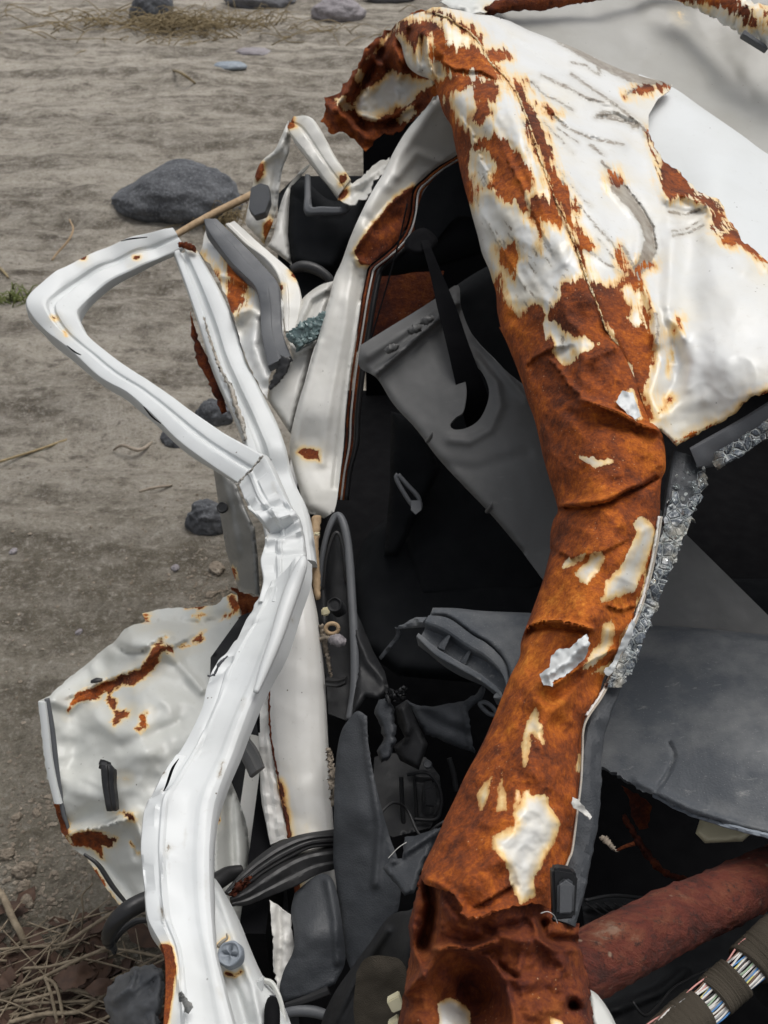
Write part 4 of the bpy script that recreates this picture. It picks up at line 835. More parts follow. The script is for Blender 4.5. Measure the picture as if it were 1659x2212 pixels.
# rear of the wreck: bent trim, torn sheet, black backrest
REAR = CAR
strip('bent_rear_trim', [(r1([(1225, 545)])[0], r1([(1255, 492)])[0], 1.62), (r1([(1245, 590)])[0], r1([(1330, 505)])[0], 1.61), (r1([(1285, 640)])[0], r1([(1388, 590)])[0], 1.60), (r1([(1340, 712)])[0], r1([(1425, 660)])[0], 1.59), (r1([(1400, 790)])[0], r1([(1465, 720)])[0], 1.58), (r1([(1440, 840)])[0], r1([(1495, 765)])[0], 1.58)],
      [(0, 0), (.08, .12), (.4, .16), (.5, .05), (.58, .14), (.92, .12), (1, 0)], M['dirty'], CAR, n=40, rust=[r1([(1225, 500), (1250, 495), (1255, 540), (1228, 545)]), r1([(1440, 745), (1480, 740), (1480, 775), (1450, 790)])], namp=.004)
patch('torn_rear_sheet', rough(r1([(1440, 850), (1478, 790), (1560, 742), (1600, 700), (1660, 670), (1650, 720), (1592, 770), (1560, 850), (1515, 872), (1480, 868)]), 7, 2.5, 9, True), [(730, 430, 1.58), (840, 345, 1.6), (760, 435, 1.56), (790, 380, 1.59)], M['dirty'], CAR, sp=6, rust=[r1([(1440, 840), (1480, 800), (1480, 830), (1445, 860)])], creases=[(r1([(1480, 800), (1560, 770), (1640, 700)]), .012, 8), (r1([(1500, 850), (1560, 800)]), -.012, 8)], namp=.01, nsc=.03)
patch('bent_rear_leg', r1([(1228, 515), (1232, 545), (1215, 620), (1170, 665), (1125, 690), (1105, 730), (1110, 760), (1130, 800), (1130, 860), (1110, 900), (1085, 920), (1050, 935), (1045, 960), (1100, 1005), (1130, 1040), (1160, 960), (1185, 880), (1200, 790), (1210, 720), (1235, 650), (1270, 600)])[::-1] if False else
      smooth(r1([(1228, 515), (1195, 590), (1170, 640), (1120, 682), (1095, 725), (1078, 790), (1062, 860), (1048, 950), (1075, 985), (1125, 1040)]), 6) + smooth(r1([(1160, 960), (1182, 880), (1192, 800), (1205, 720), (1232, 650), (1240, 590)]), 6), [(705, 262, 1.62), (560, 350, 1.66), (535, 480, 1.66), (600, 400, 1.64), (620, 320, 1.63)], M['dirty'], CAR, sp=5,
      rust=[r1([(1085, 740), (1110, 690), (1125, 700), (1120, 750), (1090, 785)]), r1([(1130, 960), (1150, 930), (1165, 960), (1130, 1040)])], creases=[(r1([(1225, 560), (1190, 640), (1120, 690), (1100, 760)]), .014, 7), (r1([(1190, 680), (1170, 800), (1150, 920)]), -.012, 9)], roll=[(None, 8, .012)], namp=.006, nsc=.03)
plate('latch_block', r1([(1070, 800), (1110, 780), (1145, 790), (1150, 850), (1130, 905), (1085, 920), (1060, 890)]), 1.60, .03, M['slate'], CAR)
SEAT = patch('rear_backrest', smooth(r1([(1240, 790), (1300, 770), (1400, 850), (1500, 850), (1570, 800)]), 7) + r1([(1520, 1000), (1440, 1130), (1420, 1160), (1330, 1150), (1240, 1130), (1225, 1000)]), [(630, 400, 1.66), (760, 420, 1.68), (630, 570, 1.60), (720, 580, 1.60), (690, 480, 1.62)], M['fabric'], CAR, sp=7, roll=[(None, 20, .04)], creases=[(r1([(1250, 830), (1380, 930), (1450, 930)]), -.006, 6)], namp=.004)
strip('grab_handle', [(r1([(1300, 745)])[0], r1([(1325, 750)])[0], 1.60), (r1([(1298, 830)])[0], r1([(1326, 830)])[0], 1.59), (r1([(1300, 910)])[0], r1([(1330, 880)])[0], 1.58), (r1([(1370, 915)])[0], r1([(1370, 880)])[0], 1.58), (r1([(1470, 912)])[0], r1([(1470, 878)])[0], 1.58), (r1([(1490, 890)])[0], r1([(1480, 830)])[0], 1.60)], [(0, 0), (.2, .3), (.8, .3), (1, 0)], M['slate'], SEAT, n=30, back=.5)
tube('belt_anchor', [(*q, 1.56) for q in r1([(1240, 1150), (1290, 1135), (1350, 1150), (1400, 1185), (1420, 1215)])], [9, 12, 12, 10, 8], M['rubber'], SEAT, n=26)
patch('rear_door_shell', smooth(r1([(1330, 690), (1270, 740), (1215, 820), (1185, 910), (1165, 1000), (1140, 1050)]), 7) + r1([(1245, 1130), (1228, 1000), (1238, 800), (1290, 745)]), [(670, 360, 1.66), (600, 470, 1.64), (580, 540, 1.62), (625, 560, 1.62), (630, 420, 1.68)], M['dirty'], CAR, sp=6, roll=[(None, 9, .015)], namp=.003)

# rear door: crumpled white sheet with rubber strip
RD = patch('rear_door', rough(r3([(880, 92), (862, 180), (852, 205), (900, 262), (940, 330), (975, 420), (1000, 480), (1030, 600), (1080, 730), (1140, 830), (1150, 730), (1200, 650), (1210, 560), (1210, 420), (1120, 300), (1000, 170), (930, 100)]), 8, 1.2, 2, True), [(510, 490, 1.60), (500, 560, 1.58), (520, 680, 1.52), (580, 850, 1.45), (600, 700, 1.50), (560, 580, 1.56), (555, 660, 1.52)], M['panel'], CAR, sp=5.5,
      rust=[r3([(868, 225), (900, 262), (930, 312), (960, 330), (985, 330), (965, 225), (1000, 250), (1022, 272), (1056, 332), (1042, 420), (985, 476), (965, 410), (975, 360), (945, 330), (900, 330)])], creases=[(r3([(940, 300), (1000, 310), (1050, 340)]), .012, 8), (r3([(1000, 480), (1060, 440), (1110, 460)]), .016, 10), (r3([(1030, 500), (1040, 580), (1020, 640)]), -.012, 14), (r3([(1090, 480), (1080, 600), (1130, 740)]), .012, 12), (r3([(870, 180), (950, 200), (1000, 240)]), .008, 12)], namp=.008, nsc=.02, seed=12)
RD['label'] = 'crumpled rear door sheet with torn rusty patches'
strip('rubber_strip', [(r3([(868, 62)])[0], r3([(925, 60)])[0], 1.585), (r3([(890, 120)])[0], r3([(1020, 150)])[0], 1.57), (r3([(985, 248)])[0], r3([(1110, 242)])[0], 1.55), (r3([(1080, 345)])[0], r3([(1185, 335)])[0], 1.52), (r3([(1108, 430)])[0], r3([(1197, 425)])[0], 1.50), (r3([(1112, 540)])[0], r3([(1205, 540)])[0], 1.475), (r3([(1142, 690)])[0], r3([(1240, 645)])[0], 1.45)],
      [(0, -.05), (.04, .05), (.5, .07), (.56, .025), (.94, .025), (1, -.05)], M['slate'], RD, n=50, dents=[(575, 640, 30, .01)])
tube('torn_rubber_end', [(*q, 1.445) for q in r3([(1220, 650), (1205, 700), (1175, 750), (1150, 785)])], [13, 14, 11, 5], M['rubber'], RD, flat=.5, jag=.001)
strip('upper_rail', [(r3([(960, 85)])[0], r3([(1000, 68)])[0], 1.60), (r3([(1040, 165)])[0], r3([(1110, 165)])[0], 1.585), (r3([(1140, 250)])[0], r3([(1240, 280)])[0], 1.56), (r3([(1190, 330)])[0], r3([(1272, 335)])[0], 1.54), (r3([(1200, 430)])[0], r3([(1285, 420)])[0], 1.52), (r3([(1215, 540)])[0], r3([(1255, 545)])[0], 1.50)],
      [(0, -.1), (.05, .12), (.35, .13), (.42, .0), (.93, .02), (1, -.1)], M['dirty'], RD, n=44, namp=.0015, rust=[r3([(1235, 285), (1262, 290), (1262, 315), (1240, 305)]), r3([(1190, 345), (1210, 345), (1205, 370), (1185, 365)])])
BX = patch('door_inner_shell', smooth(r3([(1235, 590), (1250, 480), (1290, 400), (1360, 345), (1420, 325)]), 7) + r3([(1400, 430), (1370, 520), (1330, 640), (1240, 980), (1140, 830), (1150, 760), (1245, 645)]), [(630, 740, 1.50), (640, 660, 1.52), (720, 610, 1.53), (700, 700, 1.50), (620, 850, 1.46), (625, 930, 1.45)], M['dirty'], RD, sp=7, roll=[(None, 14, .02)], creases=[(r3([(1270, 520), (1320, 400), (1410, 350)]), .008, 7), (r3([(1300, 520), (1340, 420), (1400, 380)]), -.006, 6), (r3([(1235, 590), (1255, 635), (1340, 590)]), .02, 8)], namp=.003)
# crushed window glass lying in the shell
def crumbs(name, region, dfun, n, smin, smax, mat, parent, seed, lift=0, flat=.7):
    g = random.Random(seed); A = np.array(region); V, F = [], []
    x0, y0 = A.min(0); x1, y1 = A.max(0)
    pts = np.array([(g.uniform(x0, x1), g.uniform(y0, y1)) for _ in range(n * 8)]); pts = pts[inside(pts, region)][:n]
    dd = dfun(pts)
    for (x, y), d in zip(pts, dd):
        r = g.uniform(smin, smax) * PX * d; c = P(x, y, d - lift - r * .25 * g.random())
        ax = C0 - c; ax = ax / np.linalg.norm(ax) + np.array([g.gauss(0, .35) for _ in range(3)]); ax /= np.linalg.norm(ax)
        u = np.cross(ax, (1, .2, .1)); u /= np.linalg.norm(u); w = np.cross(ax, u)
        bm = bmesh.new(); k = g.choice((4, 5, 5, 6)); a0 = g.random() * 6.28
        for q in range(k):
            a = a0 + q / k * 6.283 + g.gauss(0, .22); rr = r * g.uniform(.65, 1.15); v = u * math.cos(a) * rr + w * math.sin(a) * rr
            bm.verts.new(v + ax * r * flat * .5); bm.verts.new(v * g.uniform(.85, 1.05) - ax * r * flat * .5)
        bmesh.ops.convex_hull(bm, input=bm.verts); bm.verts.index_update(); b = len(V)
        V += [tuple(c + np.array(v.co)) for v in bm.verts]; F += [[b + v.index for v in f.verts] for f in bm.faces]; bm.free()
    return tag(link(name, V, F, mat, parent, smooth_=False), kind='stuff')
gl = r3([(1225, 555), (1282, 512), (1385, 458), (1372, 515), (1335, 570), (1270, 598)])
patch('crushed_window_glass', rough(gl, 6, 2, 2, True), lambda X: np.full(len(X), 1.46), M['greenglass'], RD, sp=5, namp=.02, nsc=.06, th=.012)
crumbs('glass_crumbs', gl, lambda X: np.full(len(X), 1.455), 170, 4, 8, M['greenglass'], RD, 4)
def dark(name, out, ctrl, mat='black', **k): return patch(name, out, ctrl, M[mat], CAR, sp=9, namp=k.pop('namp', .004), th=.003, **k)
# ------------------------------------------------------------------ front door: bent window frame, post, shell
def st(z, rows): return [(z([a])[0], z([b])[0], d) for a, b, d in rows]
FD = strip('front_door_frame', st(r3, [((735, 95), (786, 178), 1.60), ((690, 100), (750, 200), 1.595), ((620, 115), (690, 222), 1.585), ((500, 152), (600, 262), 1.57), ((350, 222), (480, 318), 1.545), ((230, 292), (395, 380), 1.52), ((135, 368), (345, 432), 1.495), ((106, 422), (333, 455), 1.48), ((135, 482), (342, 492), 1.47), ((200, 548), (372, 548), 1.46), ((290, 616), (440, 612), 1.44), ((420, 735), (560, 698), 1.40), ((540, 805), (690, 782), 1.37), ((640, 892), (800, 862), 1.34), ((760, 1012), (930, 952), 1.31), ((890, 1108), (1030, 1012), 1.285), ((1022, 1196), (1132, 1066), 1.265)]),
    [(0, -.14), (.012, -.01), (.05, .05), (.36, .065), (.42, .045), (.46, -.03), (.55, -.045), (.59, .02), (.65, .03), (.92, .015), (.98, -.02), (1, -.14)], M['frame'], CAR, n=150, back=.38, namp=.0012, nsc=.02, res=4, seed=3,
    rust=[r3([(345, 215), (368, 218), (362, 235), (345, 232)]), r3([(570, 222), (600, 215), (595, 232), (568, 245)])],
    lines=[(r3([(222, 478), (240, 486)]), 2.5), (r3([(275, 540), (282, 555)]), 1.5)], dents=[(330, 525, 30, -.012), (250, 545, 35, -.010), (110, 570, 30, .006), (180, 610, 40, -.006), (95, 665, 30, .005), (395, 800, 40, -.004)])
FD['label'] = 'sharply bent white window frame of the front door'
for q, d in ((r3([(515, 155), (560, 145), (628, 138)]), 1.545), (r3([(612, 860), (650, 905), (686, 932)]), 1.325), (r3([(285, 600), (320, 628), (345, 640)]), 1.42)):
    tube('frame_slot', [(*v, d) for v in q], [1.2, 2.6, 1.4], M['void'], FD, k=6, flat=.6, n=16)
POST = strip('door_post', st(r3, [((735, 188), (848, 200), 1.60), ((790, 345), (928, 340), 1.56), ((842, 500), (1000, 495), 1.53), ((888, 640), (1048, 655), 1.50), ((945, 790), (1112, 780), 1.46), ((1000, 910), (1175, 905), 1.43), ((1040, 1010), (1222, 1040), 1.405), ((1075, 1150), (1272, 1180), 1.37), ((1115, 1350), (1322, 1330), 1.33), ((1150, 1520), (1350, 1520), 1.30)]),
    [(0, -.14), (.015, .0), (.06, .05), (.24, .05), (.28, -.08), (.36, -.13), (.45, -.10), (.49, .06), (.58, .08), (.88, .07), (.97, .0), (1, -.14)], M['frame'], CAR, n=110, back=.3, namp=.0015, nsc=.015, seed=4, dents=[(600, 960, 45, .012), (630, 1030, 50, -.014), (590, 1010, 30, -.012), (610, 900, 60, -.008)],
    lines=[(r3([(790, 160), (830, 190)]), 3)])
POST['label'] = 'creased white door post standing beside the bent frame'
pk = r3([(868, 480), (905, 600), (940, 700), (985, 780), (1005, 850), (1035, 940), (1045, 1000)])
tube('torn_fold', [(*q, d - .012) for q, d in zip(pk, (1.53, 1.505, 1.48, 1.46, 1.445, 1.425, 1.41))], [1.2, 1.8, 2.5, 4, 4.5, 5, 3], M['sealer'], POST, k=8, n=60, jag=.0012)
patch('rusty_flange', rough(r3([(812, 455), (835, 530), (858, 600), (895, 680), (930, 740), (955, 810), (968, 882), (945, 893), (915, 820), (882, 740), (850, 690), (828, 620), (815, 540)]), 7, 1.5, 2, True), [(412, 670, 1.57), (430, 730, 1.56), (470, 830, 1.52), (488, 890, 1.50), (450, 760, 1.55)], M['rust'], POST, sp=5, roll=[(None, 6, .008)], namp=.006, nsc=.02)
tube('torn_corner', [(*q, 1.585) for q in r3([(760, 168), (795, 175), (822, 185), (832, 200)])], [3, 7, 6, 2], M['rust'], FD, k=8, n=20, jag=.0012)
# crushed joint and long lower member of the frame
joint = strip('frame_joint', [(r3([(1012, 1190)])[0], r3([(1128, 1062)])[0], 1.255), (r3([(1025, 1215)])[0], r3([(1150, 1100)])[0], 1.25), (r3([(1055, 1290)])[0], r3([(1190, 1185)])[0], 1.235), (r3([(1105, 1345)])[0], r3([(1235, 1275)])[0], 1.22), (r3([(1135, 1390)])[0], r3([(1265, 1320)])[0], 1.21), (r3([(1120, 1470)])[0], r3([(1290, 1420)])[0], 1.20), (r5([(1108, 210)])[0], r5([(1300, 190)])[0], 1.185), (r5([(1120, 290)])[0], r5([(1285, 300)])[0], 1.17), (r5([(1100, 380)])[0], r5([(1260, 400)])[0], 1.15)],
    [(0, -.1), (.012, .0), (.04, .03), (.34, .02), (.39, .085), (.47, .09), (.52, .03), (.88, .045), (.97, .02), (1, -.1)], M['frame'], CAR, n=150, back=.3, namp=.002, nsc=.022, seed=6, creases=[([(528, 1085), (560, 1100), (600, 1088), (632, 1100)], -.006, 5), ([(540, 1105), (575, 1125), (625, 1120)], .005, 6), ([(566, 1140), (590, 1150), (640, 1118)], -.008, 6), ([(575, 1165), (610, 1170), (652, 1150)], .006, 6), ([(580, 1180), (605, 1196), (655, 1190)], -.005, 7), ([(560, 1040), (590, 1100), (612, 1150)], .003, 4)], cracks=[([(590, 1045), (598, 1085)], -1.5), ([(566, 1140), (578, 1160)], 1)], dents=[(560, 1100, 24, .006), (600, 1145, 22, -.016), (640, 1150, 26, -.01), (600, 1120, 20, .01)])
joint['label'] = 'crushed joint where the bent window frame meets the lower member'
for q, d in ((r3([(1010, 1195), (1040, 1160), (1080, 1120), (1120, 1070)]), 1.243),):
    tube('split_edge', [(*v, d) for v in q], [2.5, 1.6, 1.2, 2.2], M['sealer'], joint, k=6, n=30, jag=.0008)
LM = strip('lower_frame_member', [(r5([(1105, 345)])[0], r5([(1290, 185)])[0], 1.165), (r5([(1060, 440)])[0], r5([(1282, 270)])[0], 1.15), (r5([(1005, 530)])[0], r5([(1245, 410)])[0], 1.13), (r5([(890, 700)])[0], r5([(1185, 590)])[0], 1.095), (r5([(850, 850)])[0], r5([(1105, 760)])[0], 1.07), (r5([(770, 1000)])[0], r5([(1030, 955)])[0], 1.04), (r5([(690, 1130)])[0], r5([(970, 1120)])[0], 1.01), (r5([(618, 1250)])[0], r5([(925, 1260)])[0], .985), (r5([(598, 1380)])[0], r5([(908, 1400)])[0], .96), (r7([(596, 690)])[0], r7([(905, 720)])[0], .945), (r7([(612, 850)])[0], r7([(908, 860)])[0], .925), (r7([(628, 960)])[0], r7([(915, 970)])[0], .905), (r7([(690, 1080)])[0], r7([(925, 1090)])[0], .885), (r7([(700, 1240)])[0], r7([(965, 1250)])[0], .865), (r7([(690, 1397)])[0], r7([(1005, 1397)])[0], .845), (r7([(690, 1560)])[0], r7([(1050, 1560)])[0], .82)],
    [(0, -.16), (.012, -.03), (.03, .01), (.22, .035), (.26, .04), (.285, .07), (.33, .072), (.37, .04), (.60, .03), (.73, .04), (.79, .07), (.89, .072), (.97, .02), (1, -.12)], M['frame'], CAR, n=190, back=.32, namp=.0012, nsc=.012, res=4, seed=8,
    rust=[r7([(680, 1060), (712, 1048), (735, 1070), (748, 1150), (745, 1220), (730, 1300), (715, 1400), (660, 1420), (690, 1250), (698, 1150)])], cracks=[(r7([(708, 665), (722, 642)]), 3), (r7([(690, 905), (695, 945)]), 1.5), (r5([(948, 1070), (938, 1125)]), 2), (r7([(800, 540), (780, 640)]), -3.5), (r7([(745, 600), (715, 760)]), -3.8), (r7([(880, 760), (885, 870)]), -2), (r7([(930, 1250), (945, 1290)]), 0), (r5([(1250, 460), (1265, 462)]), 1.5), (r5([(1040, 800), (1030, 840)]), -.5), (r5([(700, 1100), (690, 1180)]), 0)],
    creases=[(r5([(1085, 400), (1120, 370), (1160, 320)]), .0025, 4), (r5([(1010, 540), (1060, 480), (1090, 470)]), -.0025, 5), (r5([(1020, 500), (1075, 440)]), .002, 4), (r5([(890, 700), (930, 650), (975, 615)]), .005, 5), (r5([(905, 720), (960, 660), (985, 630)]), -.004, 4), (r5([(680, 1190), (700, 1130), (760, 1050)]), .006, 6), (r5([(640, 1240), (660, 1270), (640, 1330)]), .005, 8), (r7([(600, 700), (625, 760), (615, 830)]), -.004, 8), (r5([(850, 1040), (880, 900), (960, 720)]), -.002, 6), (r7([(700, 680), (690, 800), (700, 1000), (750, 1150), (790, 1397)]), .0025, 4)],
    dents=[(350, 1735, 34, .010), (322, 1720, 22, -.008), (335, 1800, 40, .004), (500, 1440, 60, -.004), (430, 1700, 50, .004), (340, 1960, 40, .006), (420, 1620, 60, -.003), (600, 1280, 50, -.005)])
LM['label'] = 'long glossy white lower frame member with a rusted inner edge'
tube('rolled_lip', [(*r5([q])[0], d) for q, d in (((1296, 190), 1.145), ((1285, 230), 1.14), ((1250, 320), 1.13), ((1215, 420), 1.112), ((1180, 530), 1.093), ((1135, 650), 1.075), ((1090, 770), 1.058))], [5, 13, 17, 17, 15, 12, 6], M['frame'], LM, k=14, n=60)
tube('frame_slot', [(*v, .985) for v in r5([(762, 1052), (735, 1095), (712, 1160), (695, 1195)])], [1, 3.5, 3, 1], M['void'], LM, k=6, flat=.5, n=20)
tube('torn_lip', [(*v, 1.085) for v in r5([(970, 615), (935, 650), (915, 690), (888, 700)])], [1, 3, 3, 1.5], M['slate'], LM, k=6, n=20, jag=.0006)
tube('snapped_stud', [(*v, .842 - i * .008) for i, v in enumerate(r7([(805, 1330), (790, 1305), (775, 1280), (770, 1268)]))], [9, 6, 4.5, 2], M['steel'], LM, k=8, n=20, jag=.0008)
# hinge side of the door: white pressed panel with grey cap
HP = patch('hinge_panel', smooth(r7([(880, 770), (915, 775), (968, 855), (1020, 955), (1060, 1055), (1098, 1145), (1140, 1225), (1195, 1290), (1235, 1380), (1260, 1480)]), 7) + r7([(1000, 1500), (960, 1300), (900, 1100), (880, 900)]), [(520, 1900, 1.05), (560, 2020, 1.0), (600, 2120, .96), (640, 2220, .93), (500, 2050, .96), (540, 2220, .92), (560, 2100, .96)], M['frame'], CAR, sp=5.5, roll=[(smooth(r7([(915, 775), (968, 855), (1020, 955), (1060, 1055), (1098, 1145), (1140, 1225), (1195, 1290), (1235, 1380)]), 7), 16, .025)],
    creases=[(r7([(930, 840), (990, 1000), (1030, 1120), (1080, 1240), (1110, 1397)]), .007, 9), (r7([(960, 1180), (1010, 1270), (1050, 1397)]), -.012, 12)], bumps=[(*r7([(990, 1185)])[0], 28, 26, -.012)], lines=[(r7([(965, 1180), (1000, 1192), (1030, 1175)]), 2.2), (r7([(930, 1060), (970, 1030)]), 2)], namp=.003, th=.002)
def knob(name, cx, cy, d, r, h, mat, parent, slot=True, mats=None):
    c = P(cx, cy, d); ax = C0 - c; ax /= np.linalg.norm(ax); ax = ax + np.array((-.25, 0, .35)); ax /= np.linalg.norm(ax)
    u = np.cross(ax, (0, 0, 1)); u /= np.linalg.norm(u); w = np.cross(ax, u); r = r * PX * d; K = 40; V, F = [], []
    ringp = [(1.0, 0), (1.0, h * .75), (.93, h * .95), (.82, h), (.74, h * .9), (.68, h * .88), (.45, h * .9), (.2, h * .9), (0.02, h * .9)]
    for rr, hh in ringp:
        for k in range(K):
            a = k / K * 6.283; n_ = 1 + .03 * math.sin(a * 5 + hh * 300)
            z = hh - (.35 * h if slot and rr < .62 and min(abs(math.cos(a)), abs(math.sin(a))) * rr < .10 else 0)
            V.append(c + (u * math.cos(a) + w * math.sin(a)) * r * rr * n_ + ax * z)
    for i in range(len(ringp) - 1):
        for k in range(K): F.append((i * K + k, i * K + (k + 1) % K, (i + 1) * K + (k + 1) % K, (i + 1) * K + k))
    F.append([(len(ringp) - 1) * K + k for k in range(K)]); V, F = orient(V, F)
    return link(name, V, F, mat, parent)
knob('screw_cap', *r7([(992, 1108)])[0], .945, 27, .017, M['bolt'], HP)
tube('rusty_pin', [(*v, .955) for v in r7([(930, 1065), (950, 1045), (968, 1030), (966, 1010)])], [4, 4, 3, 1.5], M['sealer'], HP, k=8, n=16)
tube('hinge_tube', [(*v, d) for v, d in zip(r7([(1150, 1430), (1150, 1370), (1150, 1320), (1150, 1285)]), (.93, .94, .95, .955))], [26, 26, 25, 22], M['slate'], HP, k=20, n=20)
tube('hinge_bore', [(*v, d) for v, d in zip(r7([(1160, 1420), (1160, 1340), (1160, 1300)]), (.913, .925, .94))], [17, 17, 12], M['void'], HP, k=20, n=12)
plate('hinge_tab', r7([(1075, 1310), (1095, 1215), (1125, 1200), (1122, 1250), (1100, 1310)]), .945, .006, M['frame'], HP)
strip('hinge_bracket', [(r7([(1120, 1200)])[0], r7([(1130, 1225)])[0], .955), (r7([(1165, 1220)])[0], r7([(1160, 1245)])[0], .955), (r7([(1205, 1300)])[0], r7([(1185, 1310)])[0], .945), (r7([(1225, 1400)])[0], r7([(1200, 1400)])[0], .935)], [(0, 0), (.2, .2), (.8, .2), (1, 0)], M['inner'], HP, n=30)

# sill tube with torn flange
SILL = strip('door_sill', st(r5, [((1215, 60), (1290, 40), 1.325), ((1205, 250), (1318, 250), 1.30), ((1190, 450), (1346, 420), 1.27), ((1170, 600), (1372, 600), 1.25), ((1140, 750), (1389, 780), 1.235), ((1150, 950), (1396, 960), 1.215), ((1176, 1150), (1406, 1150), 1.195), ((1208, 1300), (1416, 1300), 1.18), ((1228, 1420), (1426, 1420), 1.165), ((1250, 1600), (1432, 1600), 1.15), ((1262, 1850), (1440, 1850), 1.13)]),
    [(0, -.15), (.03, .10), (.12, .18), (.3, .25), (.5, .27), (.7, .24), (.88, .14), (.97, -.02), (1, -.2)], M['sill'], CAR, n=110, back=.35, namp=.003, nsc=.012, seed=5, lines=[(r5([(1300, 1340), (1305, 1390)]), -5), (r5([(1195, 1150), (1215, 1280), (1238, 1390)]), 3.5)], rust=[r7([(1185, 840), (1290, 780), (1280, 830), (1230, 920), (1195, 940)])])
SILL['label'] = 'rounded sandy white door sill speckled with dark spots'
FLG = strip('sill_flange', st(r5, [((1098, 740), (1148, 690), 1.245), ((1096, 800), (1146, 760), 1.24), ((1100, 900), (1152, 900), 1.225), ((1106, 1080), (1180, 1085), 1.205), ((1118, 1230), (1210, 1265), 1.185), ((1150, 1420), (1228, 1392), 1.165)]),
    [(0, -.1), (.04, .08), (.2, .16), (.42, .12), (.6, .20), (.9, .17), (1, -.05)], M['sill'], SILL, n=70, namp=.004, nsc=.03, seed=3)
tube('flange_slot', [(*v, 1.205) for v in r5([(1104, 822), (1100, 870), (1104, 940)])], [2, 4, 2.5], M['void'], SILL, k=8, n=14)
tube('torn_seam', [(*v, d) for v, d in zip(r5([(1150, 700), (1148, 850), (1158, 980), (1185, 1130), (1205, 1240), (1222, 1300), (1232, 1390)]), (1.213, 1.203, 1.193, 1.177, 1.165, 1.157, 1.148))], [1.2, 1.6, 1.8, 2, 1.8, 4.5, 3.5], M['rust'], SILL, k=6, n=70, jag=.0005)

# lower rear-door shell under the joint, its shade put into the colour
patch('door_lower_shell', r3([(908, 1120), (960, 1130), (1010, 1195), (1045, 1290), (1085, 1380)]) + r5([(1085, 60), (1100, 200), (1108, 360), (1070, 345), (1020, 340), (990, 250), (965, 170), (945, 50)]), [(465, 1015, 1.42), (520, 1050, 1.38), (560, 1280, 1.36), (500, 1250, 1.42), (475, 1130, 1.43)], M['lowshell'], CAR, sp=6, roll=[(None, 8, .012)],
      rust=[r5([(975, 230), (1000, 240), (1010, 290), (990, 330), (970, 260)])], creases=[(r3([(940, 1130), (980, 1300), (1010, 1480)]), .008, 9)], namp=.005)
knob('door_plug', *r3([(950, 1293)])[0], 1.40, 12, .006, M['black'], CAR, slot=False)
patch('rusty_inner_panel', rough(r5([(985, 320), (1020, 335), (1060, 350), (1100, 360), (1100, 450), (1045, 480), (1020, 540), (1000, 500), (1030, 440), (1015, 370)]), 8, 2, 6, True), [(490, 1200, 1.46), (540, 1300, 1.44), (500, 1380, 1.47)], M['rustdark'], CAR, sp=6, creases=[(r5([(980, 340), (1020, 400), (1050, 470)]), .015, 7)], namp=.012, nsc=.03)
strip('grey_bracket', st(r7, [((1005, 230), (1040, 165), 1.20), ((1040, 290), (1085, 225), 1.19), ((1065, 345), (1120, 300), 1.18)]), [(0, 0), (.2, .15), (.6, .2), (.7, .05), (1, 0)], M['trim'], CAR, n=20)
patch('door_cavity', [(455, 1420), (520, 1330), (600, 1300), (610, 1500), (612, 1850), (650, 2250), (560, 2250), (500, 2000), (440, 1800)], [(500, 1400, 1.40), (600, 1400, 1.40), (600, 1850, 1.30), (480, 1800, 1.32), (600, 2200, 1.2)], M['black'], CAR, sp=10, namp=.006, th=.002)
patch('inner_door_plate', r7([(905, 500), (945, 380), (980, 350), (1010, 420), (1045, 520), (1075, 650), (1060, 760), (1070, 900), (1062, 1040), (1000, 1000), (940, 850), (900, 760)]), [(470, 1720, 1.20), (540, 1800, 1.22), (520, 2000, 1.12), (490, 1900, 1.14)], M['inner'], CAR, sp=7, rust=[r7([(920, 500), (940, 495), (945, 530), (925, 540)])], creases=[(r7([(980, 420), (985, 600), (990, 740)]), -.015, 9)], roll=[(None, 10, .015)], namp=.006)

